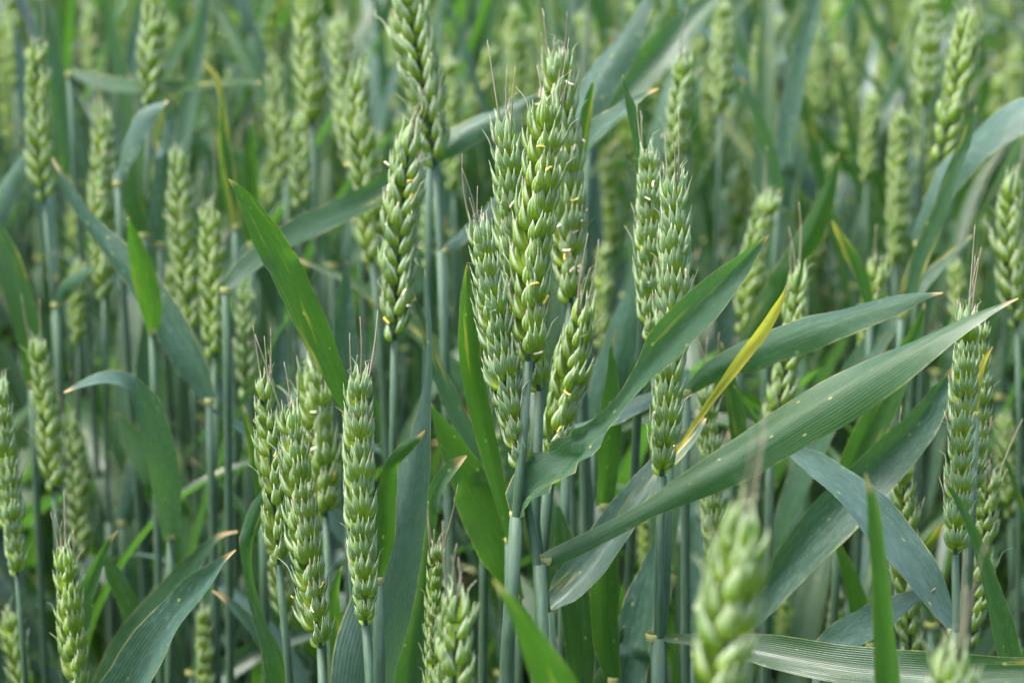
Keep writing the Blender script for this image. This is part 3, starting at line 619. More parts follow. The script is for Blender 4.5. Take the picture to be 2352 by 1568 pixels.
# ---------------------------------------------------------------- traced leaves
# owner (or label of its own leafy tiller), points base -> tip (x, y, width), distance at base and tip, tilt at base and tip, colour (yellowing, bloom, dry tip), crinkle
LEAVES = [
 ('C', [(1250, 1285, 38), (1300, 1262, 50), (1400, 1214, 46), (1490, 1166, 40), (1580, 1115, 68), (1700, 1050, 95), (1800, 985, 104), (1920, 908, 104), (2040, 830, 96), (2140, 772, 76), (2230, 726, 46), (2290, 702, 16), (2338, 684, 4)], .704, .690, 5, 52, (.10, .28, .025), 0),
 ('A', [(1188, 1180, 34), (1201, 1148, 84), (1250, 1104, 106), (1322, 1048, 90), (1386, 980, 50), (1436, 915, 30), (1485, 852, 46), (1545, 775, 88), (1620, 695, 92), (1690, 620, 62), (1738, 568, 26), (1765, 540, 4)], .700, .670, 40, 0, (.27, .5, .02), 1.6),
 ('B', [(1262, 1396, 24), (1300, 1360, 72), (1360, 1290, 88), (1420, 1215, 86), (1480, 1130, 74), (1535, 1060, 60), (1590, 1000, 34), (1620, 960, 8)], .722, .745, 30, 15, (.36, .9, .03), 0),
 ('AD', [(1500, 1460, 14), (1545, 1466, 22), (1600, 1470, 30), (1680, 1480, 50), (1800, 1505, 88), (1950, 1530, 98), (2100, 1542, 100), (2250, 1548, 92), (2400, 1540, 70), (2520, 1520, 10)], .708, .640, 5, 5, (.12, .15, .03), 0),
 ('AI', [(2192, 1448, 22), (2165, 1400, 50), (2110, 1310, 84), (2040, 1225, 98), (1960, 1140, 88), (1880, 1075, 64), (1820, 1036, 34), (1790, 1012, 5)], .712, .730, 20, 25, (.05, 1.2, .01), 0),
 ('wheat tiller bearing the long dark leaf behind the yellow leaf', [(1576, 900, 26), (1640, 850, 52), (1740, 805, 76), (1860, 755, 84), (1980, 715, 74), (2070, 690, 48), (2125, 677, 16), (2166, 672, 3)], .780, .735, 15, 35, (.08, .45, .03), 0),
 ('wheat tiller with the narrow bright yellow leaf', [(1535, 1065, 8), (1580, 998, 9), (1640, 912, 17), (1700, 830, 28), (1752, 760, 30), (1785, 705, 22), (1800, 675, 10), (1808, 653, 3)], .735, .690, 20, 0, (1.0, .0, .05), 0),
 ('wheat tiller with the broad dusky leaf crossing behind the grey one', [(1718, 1445, 20), (1760, 1380, 60), (1840, 1270, 100), (1930, 1170, 116), (2030, 1065, 106), (2110, 975, 84), (2165, 890, 46), (2185, 845, 6)], .760, .775, -15, 10, (.05, .75, .02), 0),
 ('wheat tiller with a short upturned leaf above the bottom-right blade', [(1880, 1500, 50), (1950, 1460, 74), (2020, 1424, 74), (2080, 1390, 56), (2120, 1365, 26), (2148, 1350, 4)], .735, .715, 30, 35, (.10, 1.15, .06), 0),
 ('wheat tiller with the vertical out-of-focus blade at lower right', [(2045, 1640, 58), (2042, 1500, 58), (2034, 1360, 50), (2020, 1240, 40), (2008, 1160, 24), (1988, 1085, 4)], .560, .545, 25, 35, (.25, .12, .10), 0),
 ('wheat tiller whose leaf arches over the right-edge ear foot', [(2330, 1640, 64), (2310, 1500, 62), (2285, 1390, 50), (2262, 1300, 32), (2235, 1225, 22), (2200, 1150, 16), (2166, 1100, 3)], .690, .672, 40, 15, (.15, .6, .04), 0),
 ('wheat tiller with the long bright green leaf leaning left of centre', [(800, 950, 26), (765, 860, 54), (715, 750, 74), (660, 635, 80), (610, 535, 70), (570, 465, 44), (545, 430, 20), (525, 411, 3)], .745, .725, 15, -20, (.34, .12, .03), 0),
 ('wheat tiller with a soft green leaf passing behind the long bright one', [(518, 665, 24), (560, 622, 48), (640, 565, 64), (730, 515, 64), (820, 470, 54), (900, 420, 46), (980, 365, 40)], .88, .95, 25, 20, (.22, .35, .02), 0),
 ('wheat tiller with the leaf rising to the central awns', [(985, 370, 30), (1040, 325, 56), (1110, 280, 60), (1180, 245, 42), (1225, 222, 18), (1245, 212, 4)], .93, .93, 20, 25, (.25, .55, .05), 0),
 ('wheat tiller with the broad drooping blue-green leaf at left', [(480, 920, 34), (440, 840, 72), (380, 740, 82), (310, 635, 70), (240, 560, 52), (185, 490, 36), (145, 420, 18), (118, 362, 4)], .90, .93, 10, 40, (.12, .6, .05), 0),
 ('wheat tiller with a bright green upright tip at left', [(350, 760, 30), (344, 700, 52), (328, 620, 58), (308, 555, 36), (294, 498, 4)], .90, .88, 15, -15, (.30, .0, .03), 0),
 ('wheat tiller with the folded leaf and tan drooping tip at left', [(392, 1230, 44), (378, 1120, 66), (355, 1010, 70), (322, 925, 62), (286, 882, 40), (240, 874, 34), (195, 885, 22), (148, 902, 4)], .86, .82, 5, 60, (.10, .9, .04), 0),
 ('wheat tiller with the broad tan-tipped leaf at the lower left', [(270, 1640, 130), (320, 1555, 122), (385, 1450, 100), (440, 1375, 76), (485, 1320, 46), (512, 1288, 18), (542, 1262, 4)], .735, .705, 25, 30, (.10, 1.05, .07), 0),
 ('wheat tiller with a dark leaf and curling tan tip behind the broad one', [(225, 1640, 80), (290, 1500, 84), (365, 1395, 72), (430, 1315, 52), (475, 1258, 26), (505, 1230, 12), (546, 1220, 5)], .83, .83, 15, 30, (.12, .40, .09), 0),
 ('wheat tiller with the broad veined leaf behind the pinkish ear', [(825, 1640, 150), (850, 1500, 168), (885, 1370, 152), (925, 1200, 116), (955, 1060, 76), (972, 960, 40), (984, 860, 16), (986, 780, 14), (982, 700, 12), (976, 618, 3)], .715, .690, 12, 0, (.03, 1.45, .015), 0),
 ('wheat tiller with a dark leaf folded over beside the pinkish ear', [(868, 1330, 28), (884, 1230, 50), (890, 1130, 46), (905, 1060, 34), (940, 1022, 28), (962, 1005, 14), (976, 988, 3)], .700, .690, -30, 20, (.22, .02, .06), 0),
 ('wheat tiller with a slender bright upright leaf left of the central cluster', [(1172, 1240, 24), (1146, 1130, 34), (1118, 1010, 46), (1092, 880, 56), (1080, 780, 56), (1074, 690, 40), (1072, 640, 20), (1073, 607, 3)], .760, .735, 15, -10, (.32, .10, .02), 0),
 ('wheat tiller with the wide dark green leaf beneath the central stem', [(1188, 1370, 40), (1150, 1260, 92), (1105, 1170, 104), (1060, 1080, 90), (1025, 1000, 54), (1000, 950, 20), (988, 925, 4)], .790, .770, -20, 0, (.05, .15, .02), 0),
 ('wheat tiller whose leaf curls up to a yellow-rimmed tip', [(930, 1640, 60), (950, 1480, 72), (970, 1320, 60), (985, 1190, 34), (1005, 1120, 34), (1040, 1075, 34), (1062, 1055, 20), (1072, 1046, 5)], .750, .725, -10, 25, (.20, .45, .04), 0),
 ('wheat tiller with a narrow leaf sloping left of the central cluster', [(1112, 1090, 32), (1078, 1010, 42), (1038, 930, 42), (1000, 840, 32), (970, 740, 18), (950, 672, 4)], .790, .80, 20, 10, (.25, .30, .04), 0),
 ('wheat tiller with a half-folded leaf left of the wispy-awned ear', [(660, 1640, 60), (628, 1500, 44), (592, 1400, 26), (572, 1310, 22), (570, 1230, 38), (588, 1170, 42), (606, 1130, 14), (612, 1105, 3)], .740, .735, 45, 10, (.15, .4, .03), 0),
 ('wheat tiller with a tan-tipped leaf hooking left at the bottom', [(672, 1640, 36), (640, 1540, 38), (590, 1455, 34), (540, 1400, 28), (505, 1368, 14), (486, 1356, 4)], .80, .79, 30, 30, (.15, .75, .12), 0),
 ('wheat tiller with a blurred bright green foreground blade', [(1310, 1660, 130), (1272, 1570, 104), (1232, 1490, 76), (1195, 1420, 48), (1160, 1368, 26), (1132, 1328, 5)], .520, .500, 20, -10, (.32, .05, .12), 0),
 ('wheat tiller with the silver-edged leaf slanting above the central ear', [(1290, 350, 36), (1330, 270, 64), (1380, 170, 72), (1430, 90, 62), (1475, 10, 36), (1500, -40, 5)], .97, .99, 35, 40, (.12, .70, .01), 0),
 ('wheat tiller with a broad shaded leaf high right of centre', [(1350, 330, 30), (1420, 240, 62), (1500, 140, 78), (1580, 60, 66), (1660, -20, 20)], 1.08, 1.10, 10, 15, (.10, .45, .01), 0),
 ('wheat tiller with a thin upright tip left of the tall sharp ear', [(1482, 470, 34), (1474, 390, 36), (1462, 310, 32), (1448, 250, 24), (1436, 205, 10), (1430, 172, 3)], .80, .79, 20, 10, (.10, .75, .04), 0),
 ('wheat tiller with a tan-tipped leaf bending right above the softer ear', [(1325, 390, 30), (1345, 335, 46), (1390, 288, 46), (1440, 252, 34), (1480, 220, 14), (1512, 204, 4)], .85, .84, 35, 40, (.18, .65, .10), 0),
 ('wheat tiller with a small bright blade right of the white-dotted ear', [(1326, 420, 20), (1334, 340, 28), (1346, 260, 28), (1356, 215, 16), (1364, 183, 3)], .83, .82, 10, -10, (.34, .0, .04), 0),
 ('wheat tiller with the broad pale leaf bending at the right edge', [(2110, 560, 40), (2150, 450, 62), (2200, 370, 76), (2270, 305, 84), (2350, 250, 80), (2440, 215, 40)], .97, .95, 30, 50, (.05, .95, .02), 0),
 ('wheat tiller with a yellow-rimmed upright blade near the right edge', [(2070, 720, 40), (2105, 620, 44), (2150, 510, 42), (2190, 400, 38), (2220, 320, 24), (2242, 245, 4)], .90, .89, 15, 10, (.34, .45, .03), 0),
 ('wheat tiller with a broad fresh-green leaf right of the softer ear', [(1690, 830, 30), (1745, 740, 60), (1800, 650, 66), (1850, 560, 58), (1890, 470, 44), (1915, 400, 20), (1926, 350, 3)], .95, .93, 15, -5, (.28, .05, .03), 0),
 ('wheat tiller with a silvery upright leaf at the top right', [(1790, 480, 40), (1808, 350, 46), (1832, 220, 50), (1855, 110, 46), (1875, 20, 28), (1885, -40, 5)], 1.08, 1.08, 30, 35, (.08, .90, .02), 0),
 ('wheat tiller with a thin leaf leaning left to a tan point, upper right', [(1788, 440, 30), (1768, 360, 28), (1742, 280, 26), (1718, 215, 16), (1700, 176, 4)], 1.02, 1.0, 25, 25, (.15, .75, .09), 0),
 ('wheat tiller with a yellow-edged slip of leaf above the longest leaf', [(2000, 720, 24), (1980, 650, 36), (1950, 580, 32), (1925, 535, 18), (1910, 505, 4)], .92, .91, 15, 5, (.42, .25, .03), 0),
 ('wheat tiller with the bright leaf rising behind the longest crossing leaf', [(1930, 1130, 60), (1975, 1040, 76), (2030, 930, 74), (2075, 830, 56), (2105, 760, 30), (2124, 696, 4)], .830, .82, -10, 5, (.26, .15, .03), 0),
 ('wheat tiller with a threadlike leaf under the longest crossing leaf', [(1770, 1020, 16), (1745, 975, 16), (1712, 930, 12), (1685, 885, 3)], .79, .78, 20, 10, (.35, .3, .05), 0),
 ('wheat tiller with a narrow green blade under the yellow leaf', [(1718, 1150, 40), (1708, 1050, 46), (1692, 950, 40), (1672, 860, 28), (1656, 785, 4)], .815, .81, 10, -10, (.32, .05, .04), 0),
 ('wheat tiller with a dark blade and tan hair tip right of the slanting ear', [(1388, 1160, 40), (1398, 1040, 56), (1404, 930, 52), (1406, 850, 24), (1404, 800, 8), (1414, 758, 3)], .800, .79, -10, 10, (.20, .05, .10), 0),
 ('wheat tiller with a broad green leaf at the left edge', [(72, 880, 36), (66, 780, 60), (40, 670, 66), (10, 580, 60), (-30, 500, 30), (-50, 460, 5)], .95, .96, -10, 10, (.24, .12, .02), 0),
 ('wheat tiller with a pale leaf arching in at the left edge', [(-50, 640, 30), (-20, 530, 44), (15, 430, 50), (50, 365, 40), (85, 320, 16), (100, 305, 4)], 1.02, 1.03, 35, 40, (.1, .8, .03), 0),
 ('wheat tiller with a green tip left of the sharp right-edge ear', [(2085, 1330, 20), (2110, 1285, 36), (2145, 1232, 26), (2168, 1200, 4)], .80, .79, 10, 0, (.36, .0, .02), 0),
 ('wheat tiller with a dark wedge of leaf below the crossed leaves', [(2000, 1480, 50), (1978, 1400, 50), (1952, 1320, 38), (1925, 1250, 16), (1910, 1215, 3)], .82, .81, -10, 5, (.15, .05, .02), 0),
 ('wheat tiller with a yellow slip of leaf at the sharp right-edge ear', [(2238, 950, 12), (2244, 890, 20), (2258, 835, 14), (2280, 795, 3)], .74, .735, 10, 0, (.75, .0, .10), 0),
 ('wheat tiller with a tan-tipped blade beside the lower-left ear', [(168, 1520, 36), (185, 1430, 46), (205, 1350, 40), (232, 1280, 24), (252, 1240, 12), (270, 1218, 3)], .80, .79, 15, 10, (.2, .35, .10), 0),
 ('wheat tiller with an orange-tipped green blade left of the wispy-awned ear', [(602, 1160, 30), (596, 1090, 34), (582, 1020, 30), (568, 970, 16), (558, 930, 3)], .85, .84, 5, -10, (.36, .0, .08), 0),
 ('wheat tiller with a bright blurred blade under the yellow-footed ear', [(578, 560, 30), (576, 460, 40), (574, 380, 36), (576, 320, 20), (578, 272, 3)], 1.05, 1.04, 5, -10, (.30, .0, .06), 0),
 ('wheat tiller with a yellow-edged leaf bending down at upper left', [(540, 520, 26), (520, 410, 34), (506, 300, 26), (504, 230, 18), (490, 175, 14), (465, 140, 4)], 1.0, 1.0, 30, 50, (.55, .2, .04), 0),
 ('wheat tiller with a pale bent leaf left of the touching pair', [(270, 420, 26), (290, 350, 42), (318, 290, 42), (350, 252, 26), (385, 232, 6)], 1.0, 1.0, 35, 50, (.06, .95, .03), 0),
 ('wheat tiller with an upright blue-grey blade left of the touching pair', [(368, 560, 42), (372, 450, 46), (380, 350, 38), (390, 280, 22), (397, 215, 4)], 1.03, 1.03, 25, 25, (.10, .95, .04), 0),
 ('wheat tiller with a green wedge between the drooping leaf and pale ear', [(330, 540, 40), (310, 460, 56), (285, 400, 40), (262, 350, 6)], 1.02, 1.02, 0, 0, (.26, .0, .02), 0),
 ('wheat tiller with a flat leaf lying across the upper left', [(160, 170, 20), (230, 195, 30), (330, 208, 34), (430, 205, 28), (520, 195, 20), (600, 190, 4)], 1.12, 1.05, 50, 40, (.15, .2, .02), 0),
 ('wheat tiller with the dark dusty leaf behind the upper-left ears', [(180, 420, 30), (150, 300, 50), (125, 180, 50), (105, 80, 40), (90, -10, 20)], 1.18, 1.18, 10, 20, (.1, .7, .02), 0),
 ('wheat tiller with a short curled leaf left of the drooping leaf', [(128, 700, 20), (150, 660, 30), (180, 635, 30), (205, 615, 20), (215, 608, 8)], 1.0, .98, 40, 60, (.0, .6, .0), 0),
 ('wheat tiller with a pale collar and leaf behind the cut-off ear', [(1020, 575, 20), (1060, 535, 36), (1110, 490, 38), (1150, 450, 26), (1180, 425, 5)], .88, .88, 40, 40, (.1, .8, .02), 0),
 ('wheat tiller with a pale leaf drooping beneath the central stem', [(1300, 1000, 26), (1340, 982, 40), (1400, 958, 40), (1470, 925, 34), (1530, 890, 6)], .78, .80, 40, 40, (.05, .9, .0), 0),
 ('wheat tiller with a broad dusky upright leaf behind the tall sharp ear', [(1360, 1000, 60), (1400, 860, 84), (1440, 730, 84), (1470, 620, 60), (1500, 520, 8)], .95, .95, 20, 25, (.05, .8, .0), 0),
 ('wheat tiller with a fresh green blade low between the two centre stems', [(1408, 1560, 40), (1390, 1450, 66), (1388, 1340, 72), (1396, 1250, 46), (1408, 1160, 4)], .762, .755, 10, -10, (.28, .05, .02), 0),
 ('wheat tiller with a grey upright leaf low left of the frosted stem', [(1425, 1640, 70), (1448, 1500, 92), (1476, 1390, 80), (1500, 1300, 50), (1530, 1200, 5)], .775, .79, 15, 25, (.05, .8, .0), 0),
 ('wheat tiller with a dark green leaf crossing low behind the centre stems', [(1335, 1620, 50), (1330, 1500, 78), (1322, 1380, 76), (1300, 1260, 56), (1282, 1160, 8)], .77, .775, -15, 5, (.08, .1, .0), 0),
 ('wheat tiller with a dark blade tip at the bottom edge, centre', [(1362, 1660, 50), (1385, 1570, 50), (1410, 1500, 34), (1434, 1436, 4)], .78, .78, -10, 5, (.15, .1, .02), 0),
 ('wheat tiller with a dusky blade behind the slim ear under the yellow leaf', [(1590, 1500, 50), (1580, 1350, 66), (1590, 1220, 60), (1620, 1100, 34), (1655, 1010, 5)], .90, .92, 10, 25, (.08, .7, .0), 0),
 ('wheat tiller with a dark broad leaf in shade at left', [(420, 1330, 60), (400, 1200, 84), (350, 1080, 84), (300, 1000, 50), (270, 950, 8)], .96, .98, -20, 0, (.05, .1, .0), 0),
 ('wheat tiller with a dusky leaf sloping right in the left-hand shade', [(280, 1200, 40), (320, 1080, 74), (350, 950, 80), (345, 830, 56), (330, 740, 8)], 1.02, 1.0, 25, 25, (.05, .95, .0), 0),
 ('wheat tiller with a dark short leaf beside the broad tan-tipped one', [(330, 1480, 40), (300, 1400, 52), (262, 1320, 40), (236, 1270, 5)], .84, .84, -10, 5, (.12, .05, .02), 0),
 ('wheat tiller with a dark green leaf right of the two-rowed left pair', [(775, 1560, 30), (772, 1440, 34), (768, 1360, 26), (785, 1300, 4)], .76, .75, 10, 10, (.36, .0, .04), 0),
 ('wheat tiller with a wide grey-green leaf standing behind the bright one', [(800, 900, 50), (792, 800, 60), (790, 720, 46), (793, 650, 24), (795, 598, 4)], .90, .90, 20, 20, (.05, .95, .02), 0),
]
def blade(owner, pts, Y0, Y1, t0, t1, color, crinkle, idx):
    rng = random.Random(idx * 13 + 5)
    n = len(pts)
    acc = [0]
    for a, b in zip(pts, pts[1:]): acc.append(acc[-1] + math.hypot(a[0] - b[0], a[1] - b[1]))
    fr = [a / acc[-1] for a in acc]
    P = [at(x, y, Y0 + (Y1 - Y0) * f) for (x, y, _), f in zip(pts, fr)]
    widths = []
    for k in range(33):
        f = k / 32; j = 0
        while j < n - 2 and fr[j + 1] < f: j += 1
        q = (f - fr[j]) / (fr[j + 1] - fr[j]); q = q * .7 + .3 * q * q * (3 - 2 * q)
        Yq = Y0 + (Y1 - Y0) * f
        tl = math.radians(t0 + (t1 - t0) * f)
        widths.append((pts[j][2] * (1 - q) + pts[j + 1][2] * q) * Yq / FPX / max(math.cos(tl), .6))
    if owner in STALKS:
        root, base = STALKS[owner][:2]
    else:
        q = P[0]; up2 = Vector((q.x + rng.uniform(-.02, .02), q.y + rng.uniform(-.01, .03), 0.0))
        base = up2
        root = new_root('wheat_tiller', base, owner, 'wheat leaf', 'leafy wheat tillers')
        d = (P[1] - P[0]).normalized()
        mid = base.lerp(q, .6) + Vector((rng.uniform(-.01, .01), rng.uniform(-.008, .008), 0))
        build_stem(root, base, [base, mid, q - Vector((0, 0, .02)), q + Vector((0, 0, .001))], .0020, .0016 if Y0 > .76 else .0019, 'leaf_sheath')
        LANDMARKS.append(((pts[-1][0], pts[-1][1]), (pts[0][0], pts[0][1]), owner))
    build_leaf(root, base, P, widths, facing(t0, t1), color, rng, crinkle, nl=36, collar_r=.0018 if owner not in STALKS else .0022)
for i_, (ow, pts_, y0_, y1_, t0_, t1_, c_, cr_) in enumerate(LEAVES): blade(ow, pts_, y0_, y1_, t0_, t1_, c_, cr_, i_)

# ---------------------------------------------------------------- free-standing stalks that fill the crop behind
def arc_leaf(root, base, p0, az, e0, e1, length, width, color, rng, nl=16, nw=4, collar=True):
    pts, p = [p0], p0.copy(); n = 8
    for k in range(n):
        e = math.radians(e0 + (e1 - e0) * ((k + .5) / n) ** 1.5)
        a = az + rng.uniform(-.12, .12)
        p = p + Vector((math.cos(a) * math.cos(e), math.sin(a) * math.cos(e), math.sin(e))) * (length / n); pts.append(p.copy())
    tw0, tw1 = rng.uniform(-.5, .5), rng.uniform(-1.6, 1.6)
    side = Vector((-math.sin(az), math.cos(az), 0))
    def nrm(f, q, t):
        N = side.cross(t)
        if N.z < 0: N = -N
        return Matrix.Rotation(tw0 + (tw1 - tw0) * f, 3, t) @ N
    ws = [width * x for x in (.45, .85, 1, 1, .95, .85, .68, .42, .05)]
    return build_leaf(root, base, pts, ws, nrm, color, rng, 0, nl=nl, nw=nw, collar=collar, wave=.7)

def free_stalk(x, Y, ztop, rng, label, group, name='wheat_stalk', ear=True, leaves=3, high=False, thin=False):
    base = Vector((x + rng.uniform(-.03, .03), Y + rng.uniform(-.03, .03), 0))
    root = new_root(name, base, label, 'wheat' if ear else 'wheat leaf', group)
    lean = Vector((rng.gauss(0, .13), rng.gauss(0, .08), 1)).normalized(); root['lean'] = lean.x
    if ear:
        L = rng.uniform(.072, .095)
        top = Vector((x, Y, ztop)); foot = top - lean * L
        mid = base.lerp(foot, .6) + Vector((rng.uniform(-.012, .012), rng.uniform(-.01, .01), 0))
        bend = Vector((rng.uniform(-.006, .006), rng.uniform(-.004, .004), 0))
        build_stem(root, base, [base, mid, foot, foot + lean * .002], .0015, .0011, sides=7)
        build_ear(root, base, [foot, foot.lerp(top, .5) + bend, top], rng.uniform(.0112, .0135), rng.uniform(0, math.pi), rng, 0 if Y > 1.3 else 2, '', rng.uniform(.5, 1.0), .2, far=True, spacing=.0040)
        zc = foot.z - rng.uniform(.015, .13)
    else:
        foot = Vector((x, Y, ztop)); mid = base.lerp(foot, .6) + Vector((rng.uniform(-.012, .012), rng.uniform(-.01, .01), 0)); zc = ztop
    S, _ = catmull([base, mid, foot], 40)
    sh = [p for p in S if p.z <= zc]
    build_stem(root, base, [sh[0], sh[len(sh) // 2], sh[-1]], .0022, .0017, 'leaf_sheath', 7)
    for k in range(leaves):
        zc2 = zc - k * rng.uniform(.10, .17)
        if zc2 < .1: break
        p0 = min(S, key=lambda p: abs(p.z - zc2))
        gl = rng.choice((.0, .1, .3, .6, .95)); dead = k >= 2 and rng.random() < .04
        az = rng.uniform(0, 6.28) if Y > 1.5 else rng.uniform(-.05, 1.05) * math.pi
        arc_leaf(root, base, p0, az, rng.uniform(62, 84) if high else rng.uniform(58, 82), rng.uniform(30, 80) if high else rng.uniform(-35, 75), rng.uniform(.17, .26) if high else rng.uniform(.13, .24), rng.uniform(.008, .0145), (1.3, 0, .6) if dead else (rng.uniform(.02, .30), gl, rng.uniform(.0, .06)), rng)
    return root
rf = random.Random(34)
def half_width(Y): return .225 * Y
def scatter(y0, y1, n, rng, mind, margin):
    out = []; tries = 0
    while len(out) < n and tries < n * 60:
        tries += 1
        Y = math.sqrt(rng.uniform(y0 * y0, y1 * y1)); x = rng.uniform(-1, 1) * (half_width(Y) + margin)
        if all((x - a) ** 2 + (Y - b) ** 2 > mind * mind for a, b in out): out.append((x, Y))
    return out
# places the labels of the crop behind refer to: picture point and words
MARKS = [((1240, 500), 'the central yellow-green ear'), ((925, 520), 'the two-rowed ear with pale anthers'), ((960, 150), 'the large ear cut by the top'), ((840, 380), 'the soft ear with yellow anthers'),
 ((90, 280), 'the two-rowed far-left ear'), ((238, 460), 'the long pale ear at left'), ((350, 110), 'the ear cut by the upper-left edge'), ((708, 130), 'the yellow-footed blurred ear'),
 ((425, 540), 'the touching pair of ears'), ((640, 600), 'the long bright leaning leaf'), ((300, 640), 'the drooping blue-green leaf'), ((1545, 700), 'the tall sharp ear'), ((1558, 260), 'the blurred ear over the tall one'),
 ((1400, 130), 'the silver-edged slanting leaf'), ((1740, 780), 'the yellow leaf'), ((1735, 600), 'the ear leaning over the yellow leaf'), ((1850, 130), 'the silvery upright leaf'), ((1750, 150), 'the narrow yellow-green far ear'),
 ((2195, 190), 'the leaning upper-right ear'), ((2325, 560), 'the two-rowed right-edge ear'), ((2000, 730), 'the bright ear over the longest leaf'), ((2060, 420), 'the long blurred upper-right ear'), ((2250, 320), 'the pale leaf bending at right'),
 ((1860, 500), 'the broad fresh-green leaf'), ((1300, 260), 'the white-dotted ear'), ((1490, 560), 'the softer ear beside the tall one'), ((1080, 760), 'the slender bright upright leaf'), ((640, 270), 'the blurred upper-left middle ear'),
 ((1950, 880), 'the longest crossing leaf'), ((340, 1000), 'the folded tan-tipped leaf'), ((690, 1180), 'the silvery lower-left ear'), ((830, 1150), 'the pinkish ear'), ((1080, 1150), 'the wide dark green leaf'), ((1515, 1300), 'the frosted grey stem'),
 ((2050, 1230), 'the crossed grey leaves'), ((2210, 1000), 'the sharp right-edge ear'), ((450, 1380), 'the broad tan-tipped leaf'), ((1300, 930), 'the slanting two-rowed ear'), ((110, 960), 'the yellow-green left-edge ear'), ((1640, 1100), 'the slim ear under the yellow leaf'), ((1440, 1230), 'the pale collared leaf')]
USED = set()
def where(px, py):
    """words for the nearest named neighbour, each used once"""
    for (mx, my), nm in sorted(MARKS, key=lambda m: math.hypot(m[0][0] - px, m[0][1] - py)):
        dx, dy = px - mx, py - my; ax, ay = abs(dx), abs(dy)
        d = 'left of' if dx < 0 else 'right of'
        if ay > 2.2 * ax: d = 'above' if dy < 0 else 'below'
        elif ay > .5 * ax: d = ('above and ' if dy < 0 else 'below and ') + d
        for pre in ('just ' if math.hypot(dx, dy) < 130 else '', ''):
            if (nm, pre + d) not in USED:
                USED.add((nm, pre + d)); return f'{pre}{d} {nm}'
FAR = scatter(1.32, 1.95, 126, rf, .042, -.005)
for i_, (x, Y) in enumerate(FAR):
    # canopy stays near one level; the nearer ones keep under the traced ears
    leafy = i_ % 10 in (2, 7)
    zt = CAMZ - rf.gauss(.125, .028) - max(0, (1.5 - Y)) * .12 - (.09 if leafy else 0)
    px, py = project(Vector((x, Y, zt + (.06 if leafy else -.04))))
    py = max(py, 15)
    lb = ('blurred leafy wheat tiller ' if leafy else 'blurred background wheat ear ') + where(px, py)
    free_stalk(x, Y, zt, random.Random(rf.random()), lb, 'blurred leafy tillers in the crop behind' if leafy else 'blurred stalks in the crop behind', name='wheat_tiller' if leafy else 'wheat_stalk', ear=not leafy, leaves=4, high=leafy or i_ % 2 == 0)
MID = scatter(1.2, 1.45, 85, rf, .032, -.005)
for x, Y in MID:
    zt = at(0, rf.uniform(480, 1050), Y).z
    px, py = project(Vector((x, Y, zt + .07)))
    free_stalk(x, Y, zt, random.Random(rf.random()), 'leafy wheat tiller behind, ' + where(px, max(py, 15)), 'leafy tillers behind the sharp ears', name='wheat_tiller', ear=False, leaves=4, high=True)
LOW = scatter(.90, 1.27, 52, rf, .045, -.02)
for x, Y in LOW:
    zt = max(.25, at(0, rf.uniform(950, 1450), Y).z - .06)
    px, py = project(Vector((x, Y, zt + .06)))
    free_stalk(x, Y, zt, random.Random(rf.random()), 'shaded low leafy tiller ' + where(px, min(py, 1550)), 'low leafy tillers in the shade', name='wheat_tiller', ear=False, leaves=4)

